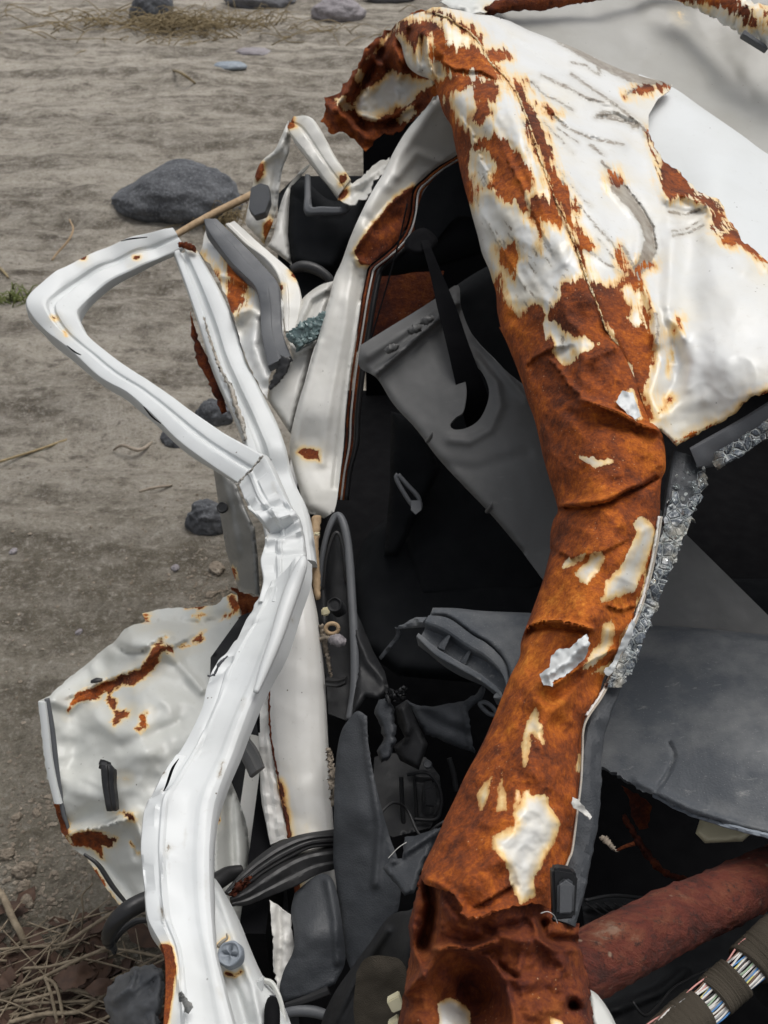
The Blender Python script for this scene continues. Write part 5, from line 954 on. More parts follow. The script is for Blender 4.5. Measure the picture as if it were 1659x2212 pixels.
# dented lower door skin seen from inside, at lower left
lo = r5([(165, 805), (215, 782), (250, 745), (300, 700), (380, 640), (430, 595), (480, 560), (530, 500), (570, 480), (620, 466), (606, 432), (700, 412), (820, 408), (920, 396), (950, 365), (985, 346), (1012, 355), (1024, 385), (1018, 425), (1040, 470), (1010, 540), (1000, 600)]) + r5([(1000, 900), (900, 1150), (800, 1350)]) + r7([(800, 800), (700, 860), (620, 840), (560, 890), (530, 905), (500, 880), (440, 800), (372, 690), (310, 645), (262, 580), (240, 500), (225, 430), (200, 330), (185, 250), (165, 40)])
DS = patch('dented_door_skin', rough(lo, 8, .9, 3, True), [(85, 1510, 1.40), (115, 1720, 1.37), (160, 1820, 1.35), (260, 1950, 1.30), (310, 1330, 1.56), (400, 1312, 1.57), (510, 1290, 1.50), (300, 1420, 1.44), (200, 1440, 1.48), (240, 1600, 1.36), (300, 1700, 1.30), (380, 1550, 1.36), (450, 1450, 1.42), (230, 1780, 1.33), (340, 1900, 1.27), (520, 1380, 1.46), (140, 1600, 1.385)], M['inner'], CAR, sp=5.5, roll=[(lo[0:8], 14, .02)],
    rust=[r5([(280, 842), (325, 772), (420, 732), (470, 712), (560, 680), (600, 662), (632, 602), (650, 575), (700, 530), (712, 535), (690, 560), (742, 572), (810, 560), (858, 500), (878, 505), (862, 558), (802, 578), (745, 582), (745, 616), (705, 600), (690, 602), (680, 650), (650, 690), (612, 712), (572, 745), (520, 730), (472, 780), (500, 800), (505, 842), (560, 840), (556, 882), (517, 882), (490, 916), (475, 892), (488, 870), (460, 822), (452, 765), (425, 802), (330, 812), (290, 862)]),
          r5([(590, 870), (632, 853), (622, 922), (600, 942), (568, 922), (600, 900)]), r5([(603, 428), (642, 428), (637, 466), (602, 474)]), r5([(820, 440), (885, 434), (842, 466)]), r5([(962, 350), (1002, 352), (1030, 420), (960, 462), (928, 462), (990, 420)]), r5([(790, 405), (900, 398), (880, 412), (810, 416)]),
          r7([(300, 580), (400, 572), (497, 602), (480, 642), (442, 642), (442, 702), (380, 652), (300, 640)]), r7([(215, 425), (250, 450), (290, 545), (312, 650), (255, 590)]), r7([(362, 680), (420, 740), (510, 895), (470, 850), (400, 760)]), r7([(520, 490), (575, 500), (578, 540), (555, 535)])],
    lines=[(r7([(480, 490), (530, 500), (560, 520)]), 2), (r7([(555, 620), (590, 670)]), 3), (r5([(500, 1135), (540, 1135)]), 1.5)], bumps=[(*r5([(632, 548)])[0], 74, 40, .075), (*r5([(560, 1000)])[0], 90, 70, .025), (*r5([(400, 1000)])[0], 60, 60, -.02), (*r5([(330, 1220)])[0], 40, 60, .015), (*r5([(700, 1100)])[0], 50, 60, -.02), (*r5([(650, 800)])[0], 60, 50, .015)],
    creases=[(r5([(600, 660), (690, 580), (760, 640), (860, 760)]), .014, 10), (r5([(225, 800), (300, 830), (420, 720), (560, 670)]), .012, 12), (r5([(300, 820), (340, 960), (300, 1100)]), -.010, 20), (r5([(520, 1000), (640, 960), (760, 900)]), -.012, 16), (r7([(300, 580), (420, 570), (560, 520), (600, 600)]), .026, 14), (r7([(560, 520), (580, 600), (590, 680)]), -.014, 9), (r7([(340, 660), (450, 720), (560, 850)]), -.012, 14), (r7([(300, 560), (400, 490), (500, 480)]), -.012, 18), (r5([(480, 560), (560, 600), (610, 590)]), -.010, 10), (r5([(600, 480), (720, 450), (850, 470), (960, 440)]), -.012, 12), (r5([(390, 640), (420, 720), (380, 790)]), .010, 12), (r5([(420, 880), (560, 950), (700, 1050), (760, 1150)]), .008, 22), (r5([(270, 1150), (420, 1230), (580, 1290)]), .008, 20)], namp=.008, nsc=.008, th=.002, seed=14, steps=[(r5([(600, 665), (690, 585), (740, 575), (860, 510)]), 0.0084, 20), (r5([(250, 800), (330, 780), (460, 720), (600, 665)]), 0.0072, 22), (r7([(310, 575), (420, 568), (560, 522)]), 0.0108, 16), (r5([(590, 480), (720, 452), (860, 470), (960, 440)]), 0.0060, 18), (r5([(480, 560), (540, 600), (610, 590), (700, 530), (780, 545)]), 0.0084, 14)], ridge=.016, rsc=.006)
DS['label'] = 'dented greyish inner door skin with rust streaks'
eg = r5([(163, 808), (178, 930), (190, 1040), (210, 1150), (232, 1240)])
strip('door_edge', [((x, y), (x + 17, y + 1), 1.345 + .0) for x, y in eg], [(0, -.3), (.05, .3), (.5, .45), (.95, .3), (1, -.2)], M['frame'], DS, n=40)
tube('edge_seal', [(*q, 1.35 - .0001 * i) for i, q in enumerate(r5([(200, 795), (222, 920), (240, 1080), (258, 1210), (272, 1290)]) + r7([(285, 540), (300, 600)]))], [6, 6, 6, 5.5, 5, 4, 3], M['slate'], DS, k=8, n=60)
tube('edge_seal', [(*q, 1.285) for q in r7([(358, 672), (420, 720), (480, 810), (545, 890)])], [3, 5, 5.5, 4], M['rubber'], DS, k=8, n=30)
tube('skin_tear', [(*q, 1.455) for q in r5([(612, 572), (640, 548), (690, 525), (705, 522)])], [1.5, 7, 5, 1], M['void'], DS, k=8, n=20, flat=.6)
tube('drain_plug', [(*q, 1.415) for q in r5([(388, 724), (410, 718), (436, 716)])], [4, 7, 4], M['rubber'], DS, k=10, n=12, flat=.6)
strip('rubber_clip', st(r5, [((420, 1068), (455, 1085), 1.305), ((425, 1085), (490, 1092), 1.30), ((432, 1160), (493, 1160), 1.295), ((445, 1240), (502, 1240), 1.29), ((452, 1272), (504, 1272), 1.29)]), [(0, -.2), (.1, .2), (.5, .28), (.62, .12), (.9, .2), (1, -.2)], M['rubber'], DS, n=30, namp=.0012, nsc=.03)

# black weather strip: two bands slung over the sill and a loop on the far side of the member
WS = strip('weather_strip', st(r7, [((1470, 570), (1470, 640), 1.135), ((1425, 574), (1425, 640), 1.13), ((1300, 590), (1320, 652), 1.115), ((1195, 628), (1220, 702), 1.105), ((1100, 692), (1130, 755), 1.09), ((1020, 765), (1060, 805), 1.075), ((955, 835), (985, 850), 1.06)]),
    [(0, -.3), (.06, .2), (.25, .3), (.33, .15), (.42, .34), (.6, .36), (.7, .18), (.8, .32), (.95, .2), (1, -.3)], M['rubber'], CAR, n=70, namp=.001, nsc=.02, rust=[])
strip('strip_underside', st(r7, [((1470, 650), (1470, 740), 1.13), ((1425, 645), (1425, 742), 1.125), ((1300, 668), (1340, 772), 1.11), ((1200, 712), (1250, 822), 1.095), ((1120, 768), (1140, 862), 1.08), ((1060, 815), (1050, 892), 1.07), ((985, 862), (990, 898), 1.06)]),
    [(0, -.3), (.06, .12), (.2, .2), (.5, .14), (.62, .24), (.9, .2), (1, -.3)], M['rubber'], WS, n=60, namp=.0015, nsc=.03)
tube('strip_loop', [(*q, d) for q, d in zip(r7([(1030, 742), (970, 762), (900, 800), (760, 840), (640, 865), (540, 915), (480, 980), (462, 1040), (490, 1080)]), (1.11, 1.10, 1.08, 1.06, 1.06, 1.05, 1.05, 1.06, 1.08))], [12, 18, 20, 20, 20, 20, 18, 14, 6], M['rubber'], WS, k=14, n=90)
tube('strip_loop', [(*q, 1.08) for q in r7([(640, 955), (580, 960), (520, 1000), (480, 1060), (490, 1100)])], [5, 7, 7, 6, 4], M['rubber'], WS, k=10, n=40)
tube('rust_residue', [(*q, 1.045) for q in r7([(985, 850), (1010, 815), (1050, 790), (1065, 775)])], [3, 8, 6, 2], M['rust'], WS, k=8, n=24, jag=.0015, flat=.6)

# grained plastic covers between sill and cabin
def covers(name, out, ctrl, creases=(), roll=None, mat='grain', **k):
    return patch(name, out, ctrl, M[mat], CAR, sp=6, roll=[(None, 4, .003)] + (roll or []), creases=creases, namp=.003, nsc=.01, th=.003, **k)
PA = covers('sill_cover', smooth(r7([(1420, 700), (1422, 600), (1425, 400), (1435, 250), (1455, 150), (1490, 95), (1525, 62), (1565, 85)]), 6) + smooth(r7([(1565, 85), (1570, 200), (1592, 330), (1625, 470), (1662, 600), (1700, 720), (1700, 900), (1610, 1100), (1500, 1180)]), 6) + r7([(1466, 1090), (1440, 850)]), [(770, 1545, 1.14), (730, 1700, 1.12), (730, 1900, 1.09), (745, 2050, 1.06), (800, 1600, 1.12), (830, 1780, 1.08), (800, 1950, 1.06), (780, 1750, 1.085)], [(r7([(1555, 100), (1580, 300), (1620, 560), (1600, 800)]), .006, 8)])
PB = covers('post_cover', smooth(r7([(1255, 840), (1300, 800), (1362, 758), (1412, 772), (1440, 850), (1462, 1000), (1472, 1130), (1430, 1225)]), 6) + smooth(r7([(1430, 1225), (1340, 1270), (1215, 1300), (1192, 1250), (1210, 1170), (1250, 1085), (1252, 1000), (1240, 920), (1255, 840)]), 6), [(630, 1950, 1.09), (700, 1890, 1.10), (735, 2080, 1.05), (610, 2150, 1.04), (680, 2020, 1.045), (720, 2120, 1.04)], [(r7([(1400, 790), (1430, 950), (1440, 1130)]), .008, 9)])
patch('peeled_white_trim', rough(r7([(1150, 868), (1195, 900), (1240, 930), (1255, 1085), (1212, 1170), (1190, 1262), (1172, 1160), (1160, 1000)]), 7, 1.2, 3, True), [(590, 1950, 1.075), (630, 2000, 1.075), (600, 2130, 1.05)], M['sill'], CAR, sp=5, creases=[(r7([(1190, 900), (1195, 1050), (1185, 1200)]), -.006, 6)], namp=.004, nsc=.03)
strip('cover_lip', st(r7, [((1395, 1240), (1410, 1275), 1.03), ((1300, 1280), (1310, 1310), 1.03), ((1215, 1310), (1215, 1330), 1.03)]), [(0, -.2), (.2, .2), (.8, .2), (1, -.2)], M['rubber'], CAR, n=24)
tube('wet_hose', [(*q, 1.03) for q in r7([(1200, 1355), (1260, 1340), (1340, 1345), (1420, 1370)])], [10, 12, 12, 10], M['slate'], CAR, k=12, n=40)
WA = covers('wheel_arch_liner', smooth([(905, 1900), (893, 1960), (860, 1970), (835, 1985), (800, 2035), (760, 2090), (725, 2140), (700, 2190), (690, 2230)], 7) + [(690, 2400), (920, 2400), (885, 2120), (890, 2000)], [(850, 1960, .96), (760, 2090, .99), (690, 2230, 1.0), (880, 2000, .93), (870, 2200, .90), (800, 2200, .93), (720, 2400, .95), (900, 2400, .86)], [([(835, 2010), (770, 2110), (715, 2220)], .01, 10)], mat='black', bumps=[(820, 2170, 55, 90, -.03)])
patch('scorched_pad', smooth([(770, 2100), (790, 2070), (830, 2065), (870, 2080), (880, 2150), (872, 2300), (800, 2300), (765, 2200), (770, 2100)], 8), [(770, 2100, .915), (870, 2080, .885), (870, 2300, .86), (780, 2300, .9)], M['rag'], CAR, sp=7, namp=.006)
for q in ([(835, 2165), (862, 2150), (872, 2180), (848, 2190)], [(838, 2215), (860, 2200), (868, 2240), (840, 2240)]):
    plate('cream_clip', q, .86, .01, M['cream'], CAR)

# front door triangle (mirror plate) with its rubber surround
TRI = patch('mirror_plate', smooth(r5([(1352, 560), (1352, 340), (1368, 200), (1392, 80), (1432, 20), (1468, 70), (1488, 200)]), 6) + r5([(1500, 400), (1510, 600), (1512, 760), (1480, 890), (1400, 860), (1390, 700)]), [(690, 1270, 1.33), (725, 1120, 1.36), (760, 1250, 1.33), (765, 1450, 1.28), (700, 1420, 1.29), (755, 1540, 1.25)], M['black'], CAR, sp=7, creases=[(r5([(1390, 130), (1380, 300), (1390, 500)]), -.012, 12)], namp=.003, th=.003)
tube('plate_seal', [(*q, d) for q, d in zip(r5([(1362, 330), (1375, 180), (1402, 70), (1438, 12), (1468, 60), (1488, 190), (1502, 400), (1512, 600), (1510, 760), (1488, 885)]), (1.33, 1.34, 1.345, 1.35, 1.34, 1.325, 1.30, 1.27, 1.25, 1.235))], [5, 6, 7, 8, 9, 9.5, 9.5, 10, 10, 8], M['slate'], TRI, k=10, n=90, flat=.8)
tube('plate_seal', [(*q, 1.325) for q in r5([(1378, 330), (1392, 200), (1418, 110), (1440, 90), (1462, 150), (1475, 300)])], [2.5, 3, 4, 4, 3.5, 3], M['rubber'], TRI, k=8, n=50)
knob('mirror_stud', *r5([(1445, 415)])[0], 1.29, 17, .03, M['black'], TRI, slot=False)
for q in ([(1330, 92), (1350, 82), (1368, 92), (1352, 106)], [(1368, 412), (1402, 406), (1405, 440), (1372, 446)]):
    plate('cream_plug', r5(q), 1.30, .012, M['cream'], TRI, bev=.002)
strip('plate_bracket', st(r5, [((1390, 705), (1390, 745), 1.24), ((1440, 708), (1440, 750), 1.235), ((1475, 700), (1475, 735), 1.23)]), [(0, -.2), (.2, .3), (.5, .1), (.8, .3), (1, -.2)], M['rubber'], TRI, n=20)
patch('cowl_side', r5([(1500, 380), (1540, 470), (1590, 590), (1640, 680), (1660, 760), (1620, 800), (1560, 790), (1520, 850), (1500, 880), (1515, 700)]), [(770, 1310, 1.30), (830, 1450, 1.26), (800, 1520, 1.22), (760, 1540, 1.22)], M['black'], CAR, sp=7, roll=[(None, 10, .01)], creases=[(r5([(1510, 500), (1570, 640), (1640, 720)]), .01, 9)], namp=.003, th=.003)

# ------------------------------------------------------------------ dashboard and torn plastics
DASH = patch('dashboard', smooth(r6([(1640, 522), (1500, 508), (1400, 498), (1300, 490), (1150, 478)]), 8) + r6([(900, 700), (860, 1000)]) + rough(r6([(900, 1060), (945, 1085), (1000, 1108), (1080, 1160), (1125, 1195), (1172, 1198), (1240, 1245), (1330, 1282), (1430, 1312), (1540, 1350), (1659, 1378)]), 6, 1.6, 4) + [(1900, 1890), (2150, 1980), (2400, 2060), (2420, 1440), (2200, 1410)], [(1400, 1350, 1.22), (1659, 1371, 1.17), (1250, 1500, 1.16), (1300, 1655, 1.07), (1450, 1730, 1.02), (1659, 1805, .97), (1950, 1880, .90), (1980, 1390, 1.1), (1450, 1500, 1.12), (1600, 1600, 1.04), (2380, 2040, .80), (2400, 1440, .98), (1450, 1360, 1.2)], M['dash'], CAR, sp=5.5,
    roll=[(smooth(r6([(2200, 552), (1659, 524), (1400, 498), (1150, 478)]), 9), 20, .03)], creases=[(r6([(1240, 985), (1262, 1040), (1230, 1120), (1180, 1190)]), -.006, 3), (r6([(1100, 1150), (1172, 1185), (1330, 1262), (1540, 1330), (1659, 1358)]), .006, 8)], namp=.002, nsc=.006, th=.006, seed=2, cracks=[])
DASH['label'] = 'faded dusty dashboard top with a crack'
strip('dashboard_rim', [((x, y), (x - 2, y + 11), d) for (x, y), d in zip(r6([(1172, 1196), (1330, 1276), (1540, 1342), (1659, 1372), (1900, 1450)]), (1.045, 1.015, .975, .955, .92))], [(0, -.3), (.2, .3), (.8, .4), (1, -.3)], M['bolt'], DASH, n=60, namp=.003, nsc=.06)
patch('cream_foam_block', r6([(1350, 1370), (1375, 1290), (1420, 1300), (1600, 1360), (1550, 1405), (1390, 1412)]), [(1500, 1800, 1.04), (1540, 1760, 1.05), (1600, 1810, 1.03)], M['cream'], DASH, sp=7, roll=[(None, 8, .012)], th=.01)
VENT = patch('dashboard_corner', smooth(r6([(230, 408), (330, 410), (450, 422), (640, 430), (760, 440)]), 7) + r6([(760, 640), (640, 800), (560, 800), (555, 720)]) + smooth(r6([(555, 720), (545, 660), (520, 612), (460, 556), (400, 522), (300, 452), (218, 440)]), 7), [(940, 1320, 1.17), (1100, 1325, 1.15), (1180, 1340, 1.13), (1100, 1440, 1.10), (1020, 1380, 1.13), (1120, 1500, 1.08), (930, 1330, 1.165)], M['dash'], CAR, sp=5, roll=[(None, 9, .01)], namp=.002, th=.003)
VF = [r6([(215, 442), (300, 455), (400, 526), (460, 560), (520, 616), (545, 664), (556, 735), (530, 792)]), r6([(160, 535), (240, 612), (330, 665), (420, 715), (470, 750), (505, 775), (520, 790), (528, 800)])]
AIR = strip('air_vent', [(a, b, 1.165 - .012 * i, 1.15 - .012 * i) for i, (a, b) in enumerate(zip(*VF))], [(0, .0), (.02, .08), (.29, .10), (.36, .05), (.385, -.05), (.42, -.32), (.78, -.32), (.81, .0), (.83, .07), (.98, .07), (1, 0)], M['dash'], CAR, n=50, back=.6, res=3)
for a, b in (((299, 530), (272, 590)), ((391, 586), (363, 652)), ((484, 652), (457, 720))):
    (ax, ay), (bx, by) = r6([a])[0], r6([b])[0]
    plate('vent_slat', [(ax, ay - 2), (ax + 3.5, ay), (bx + 3.5, by), (bx - 9, by - 5)], 1.136, .02, M['dash'], AIR, bev=.0006)
strip('broken_mount', [(r6([(100, 482)])[0], r6([(75, 500)])[0], 1.18), (r6([(150, 452)])[0], r6([(140, 495)])[0], 1.175), (r6([(205, 448)])[0], r6([(195, 490)])[0], 1.165)], [(0, 0), (.2, .25), (.5, .4), (.8, .25), (1, 0)], M['dash'], VENT, n=24, namp=.004, nsc=.05)
strip('broken_mount', [(r6([(68, 490)])[0], r6([(85, 500)])[0], 1.185), (r6([(70, 530)])[0], r6([(88, 535)])[0], 1.19), (r6([(30, 580)])[0], r6([(45, 590)])[0], 1.195), (r6([(0, 620)])[0], r6([(12, 630)])[0], 1.2)], [(0, 0), (.2, .2), (.8, .2), (1, 0)], M['grain'], VENT, n=24, namp=.003, nsc=.06)
patch('torn_duct', rough(r6([(120, 800), (160, 822), (230, 830), (300, 815), (362, 806), (420, 770), (445, 735), (455, 760), (440, 800), (400, 830), (380, 850), (408, 1028), (330, 1000), (260, 970), (200, 950), (160, 880)]), 8, 1, 5, True), [(890, 1520, 1.20), (1000, 1515, 1.17), (1040, 1480, 1.15), (1020, 1620, 1.16), (920, 1580, 1.18), (970, 1560, 1.155)], M['grain'], CAR, sp=6, roll=[(None, 6, .008)], creases=[(r6([(360, 810), (385, 900), (405, 1020)]), .012, 8), (r6([(150, 830), (260, 900), (390, 950)]), -.008, 14)], namp=.003, th=.003)
patch('torn_duct', rough(r6([(0, 800), (40, 790), (62, 830), (75, 910), (70, 990), (50, 1045), (10, 1070), (-10, 1020), (20, 960), (0, 900), (-20, 860)]), 7, 1.5, 5, True), [(820, 1520, 1.16), (850, 1560, 1.15), (830, 1640, 1.14)], M['grain'], CAR, sp=5, roll=[(None, 8, .015)], namp=.004, th=.003)
patch('torn_duct', r6([(70, 830), (120, 800), (165, 900), (210, 990), (170, 1100), (90, 1060), (60, 1000), (110, 960), (80, 900)]), [(860, 1520, 1.18), (920, 1600, 1.17), (890, 1660, 1.17)], M['black'], CAR, sp=6, roll=[(None, 10, .02)], creases=[(r6([(100, 840), (125, 920), (110, 960)]), .014, 9)], namp=.003)
tube('melted_knot', [(*q, 1.155) for q in r6([(40, 800), (60, 780), (80, 790), (95, 770), (110, 758)])], [5, 8, 9, 7, 2.5], M['black'], CAR, k=8, n=40, jag=.0022)
tube('clip_eye', [(*q, 1.16) for q in r6([(440, 835), (430, 815), (455, 812), (490, 838), (500, 865), (470, 860), (440, 835)])], 5, M['slate'], CAR, k=8, n=40)
knob('dash_button', *r6([(210, 1078)])[0], 1.20, 9, .008, M['slate'], CAR, slot=False)
patch('door_card_edge', rough(r8([(110, 600), (170, 590), (265, 558), (235, 640), (190, 720), (165, 790), (150, 840), (110, 850), (60, 790), (35, 760), (15, 730), (50, 690), (100, 690)]), 7, 1.2, 2, True), [(850, 1870, 1.0), (950, 1790, 1.02), (900, 1920, .97), (830, 1880, 1.0)], M['grain'], CAR, sp=6, roll=[(None, 7, .01)], creases=[(r8([(60, 700), (150, 640), (260, 565)]), .010, 7)], namp=.004, th=.004)
patch('footwell_panel', r8([(-20, 260), (40, 240), (200, 260), (260, 340), (265, 470), (220, 560), (60, 600), (-30, 560)]), [(820, 1640, 1.28), (950, 1680, 1.26), (880, 1790, 1.2), (940, 1760, 1.22)], M['black'], CAR, sp=8, creases=[(r8([(150, 340), (250, 350), (265, 450), (220, 520)]), .012, 6), (r8([(180, 400), (180, 500)]), .01, 14)], namp=.004)

# small fittings in the dark footwell
plate('relay_box', r6([(188, 1178), (240, 1168), (250, 1240), (246, 1262), (190, 1258)]), 1.19, .03, M['black'], CAR, bev=.003)
tube('panel_rib', [(*q, 1.2) for q in r6([(120, 1120), (200, 1110), (245, 1150), (265, 1210), (262, 1270), (240, 1310), (150, 1310)])], 4, M['black'], CAR, k=8, n=60)
for k, q in enumerate(([(95, 1130), (100, 1250), (105, 1330)], [(150, 1120), (158, 1230), (160, 1320)], [(300, 1050), (320, 1120), (330, 1190)])):
    tube('footwell_rib', [(*v, 1.21) for v in r6(q)], (5, 4, 6)[k], M['black'], CAR, k=8, n=24)
tube('cable', [(*q, d) for q, d in zip(r6([(0, 1290), (60, 1240), (120, 1270), (180, 1380), (260, 1330), (340, 1290)]), (1.12, 1.14, 1.16, 1.14, 1.13, 1.14))], 3.2, M['rubber'], CAR, k=8, n=60)
tube('cable', [(*q, 1.02) for q in r8([(40, 690), (90, 640), (150, 610), (200, 612), (225, 640)])], 1.0, M['sill'], CAR, k=6, n=40)
tube('cable', [(*q, d) for q, d in zip(r8([(880, 870), (1000, 850), (1150, 860), (1300, 840), (1420, 800)]), (1.06, 1.08, 1.1, 1.1, 1.12))], 4, M['black'], CAR, k=8, n=50)
tube('cable', [(*q, d) for q, d in zip(r8([(1080, 1300), (1130, 1360), (1180, 1330), (1250, 1250), (1330, 1200), (1480, 1130)]), (.9, .9, .92, .95, .97, 1.0))], 3, M['rubber'], CAR, k=8, n=60)
for k in range(9):
    x0 = 880 + k * 40; tube('grille_bar', [(*q, 1.12) for q in r8([(x0, 880), (x0 + 70, 930), (x0 + 150, 975)])], 2.5, M['black'], CAR, k=6, n=12)
dark('footwell_tray', r8([(860, 860), (1320, 850), (1659, 840), (1720, 1200), (1300, 1397), (950, 1397)]), [(1300, 1980, 1.14), (1659, 1930, 1.2), (1300, 2200, 1.0), (1650, 2150, 1.08)], 'black', creases=[(r8([(900, 900), (1300, 890), (1600, 880)]), .02, 9), (r8([(1000, 1340), (1200, 1260), (1300, 1180)]), .015, 10)])
dark('broken_bracket', r8([(1600, 1190), (1640, 1180), (1665, 1230), (1659, 1330), (1620, 1300), (1590, 1240)]), [(1640, 2110, .95), (1660, 2160, .93), (1650, 2200, .93)], 'black')
# rusty cross beam under the dashboard
tube('cross_beam', [(*q, d) for q, d in zip(r8([(800, 1185), (930, 1125), (1100, 1035), (1250, 955), (1400, 890), (1560, 815), (1720, 745), (2000, 630), (2700, 330)]), (.86, .88, .91, .94, .97, 1.0, 1.03, 1.1, 1.26))], [70, 71, 69, 66, 63, 60, 58, 56, 52], M['beam'], CAR, k=40, n=120, jag=.0007)
tube('beam_bracket', [(*q, 1.08) for q in r8([(1045, 510), (1090, 590), (1150, 680), (1220, 750), (1330, 790)])], [4, 7, 8, 7, 5], M['rustdark'], CAR, k=6, n=40, jag=.001)
patch('beam_bracket', rough(r8([(1035, 380), (1140, 440), (1165, 470), (1150, 560), (1110, 570), (1075, 510), (1070, 440)]), 7, 1.5, 2, True), [(1350, 1700, 1.12), (1410, 1740, 1.12), (1390, 1790, 1.11)], M['rustdark'], CAR, sp=7, namp=.006)
tube('rusty_bolt', [(*q, 1.06) for q in r8([(1010, 660), (1050, 640), (1090, 628)])], [3, 4, 5], M['rustdark'], CAR, k=8, n=14)

# wiring loom: bare wires between turns of cloth tape
LOOM = thing('unused', '', '', (0, 0, 0)); bpy.data.objects.remove(LOOM)
lp = np.array([(*q, d) for q, d in zip(r8([(1720, 1010), (1659, 1065), (1600, 1120), (1540, 1185), (1470, 1245), (1400, 1310), (1320, 1370), (1240, 1440), (1150, 1520)]), (.93, .92, .915, .905, .90, .89, .88, .87, .86))])
lq = catmull(lp, 160)
def seg_of(a, b): return lq[int(a * 159):int(b * 159) + 1]
WL = tube('wiring_loom', seg_of(.13, .30), 37, M['rag'], CAR, k=20, n=30, flat=.75)
for a, b, r in ((0, .14, 38), (.44, .60, 34), (.80, 1, 33)):
    tube('cloth_tape', seg_of(a, b), r * (1 + .05 * rng.random(len(seg_of(a, b)))), M['rag'], WL, k=20, n=40, flat=.75)
g = random.Random(8)
pw = P(lq[:, 0], lq[:, 1], lq[:, 2]); tl = np.gradient(pw, axis=0); tl /= np.linalg.norm(tl, axis=1)[:, None]
vw = C0 - pw; vw /= np.linalg.norm(vw, axis=1)[:, None]; sdv = np.cross(tl, vw); sdv /= np.linalg.norm(sdv, axis=1)[:, None]
bpy.data.objects.remove(WL); WL = None
WL = tube('wiring_loom', seg_of(.0, 1), 30, M['strap'], CAR, k=14, n=50, flat=.7)
for o in list(bpy.data.objects):
    if o.name.startswith('cloth_tape'): bpy.data.objects.remove(o)
for a, b, r in ((0, .27, 47), (.355, .53, 45), (.625, 1, 45)):
    s_ = seg_of(a, b); tube('cloth_tape', s_, r * (1 + .05 * rng.random(len(s_))), M['rag'], WL, k=24, n=60, flat=.75)
order = [1, 0, 3, 0, 5, 4, 0, 1, 3, 0, 2, 0, 7, 3, 0, 6, 2, 0, 4, 1, 0, 2, 3, 0, 5, 2]
for i, wi in enumerate(order):
    o0 = (i / (len(order) - 1) * 2 - 1) * .0146; hh = .0150 * math.sqrt(max(.05, 1 - (o0 / .0178) ** 2)) * .8; ph = g.random() * 6; amp = .0016 * g.random()
    t0, t1 = int(.02 * 159), int(.98 * 159); ii = np.arange(t0, t1, 4)
    wv = np.sin(ii * .11 + ph)
    W = pw[ii] + sdv[ii] * (o0 * 1.05 + amp * wv)[:, None] + vw[ii] * (hh * .85 + .0007 * np.cos(ii * .13 + ph * 2))[:, None]
    tube('wire', W, (.00085 if wi else .00095), WIRES[wi], WL, k=6, n=len(W) * 2, world=True)

# ------------------------------------------------------------------ windscreen: rubber edge and crazed glass
TW = TPS([(1460, 980, 1.02), (1525, 998, 1.02), (1440, 1060, 1.0), (1512, 1065, 1.0), (1487, 1152, .978), (1425, 1145, .978), (1462, 1235, .962), (1408, 1210, .963), (1440, 1310, .95), (1388, 1270, .95), (1392, 1430, .925), (1345, 1385, .925), (1318, 1500, .905), (1600, 920, .985), (1659, 900, .975), (1620, 965, .985), (1545, 1005, .995)])
outer = r4([(1659, 1030), (1600, 1080), (1560, 1100)]) + [(1525, 1000), (1512, 1060), (1487, 1150), (1455, 1250), (1425, 1350), (1395, 1425), (1352, 1480), (1318, 1550), (1302, 1640), (1302, 1700), (1292, 1790), (1272, 1890), (1245, 2000)]
WSE = strip('windscreen_edge', [((1455, 975), (1525, 998), 1.03), ((1443, 1050), (1514, 1062), 1.01), ((1428, 1140), (1484, 1150), .99), ((1408, 1210), (1449, 1235), .975), ((1390, 1270), (1422, 1300), .962), ((1368, 1325), (1401, 1355), .95), ((1340, 1395), (1374, 1425), .935), ((1306, 1462), (1345, 1486), .925), ((1282, 1525), (1318, 1552), .908), ((1262, 1600), (1303, 1635), .885), ((1258, 1660), (1303, 1700), .867), ((1248, 1740), (1293, 1790), .848), ((1236, 1815), (1284, 1840), .832), ((1222, 1880), (1271, 1900), .815), ((1196, 1985), (1245, 2002), .795)],
    [(0, 0), (.06, .05), (.3, .08), (.6, .07), (.9, .02), (1, -.1)], M['grain'], CAR, n=140, back=.25, namp=.003, nsc=.03, seed=2)
WSE['label'] = 'dusty black windscreen rubber with crazed glass along it'
patch('crazed_glass', [(1530, 985), (1600, 945), (1659, 908), (1800, 838), (1800, 872), (1672, 935), (1618, 972), (1545, 1010)], lambda X: TW(X) + .002, M['crazed'], WSE, sp=6, namp=.003, nsc=.05, th=.004)
strip('header_strip', [((1490, 968), (1508, 1012), 1.015), ((1525, 948), (1550, 1005), 1.01), ((1600, 905), (1618, 965), 1.0), ((1659, 868), (1672, 930), .99), ((1750, 815), (1760, 880), .98), ((1900, 740), (1910, 800), .97)], [(0, 0), (.1, .1), (.5, .12), (.9, .08), (1, -.1)], M['slate'], WSE, n=50, namp=.002)
wtrim = r6([(1205, 20), (1190, 120), (1165, 250), (1135, 360), (1100, 460), (1050, 560), (1000, 690), (950, 790), (895, 870), (872, 930), (868, 1030), (862, 1150), (845, 1290), (825, 1440)]) + r8([(812, 690), (795, 735)])
wd = FIELD(np.array(wtrim)) - .004
tube('windscreen_trim', [(*q, d) for q, d in zip(wtrim, wd)], 2.6, M['sealer'], WSE, k=8, n=120)
tube('windscreen_trim', [(x - 5, y, d + .001) for (x, y), d in zip(wtrim[:9], wd[:9])], 3.2, M['sill'], WSE, k=8, n=90, jag=.0004)
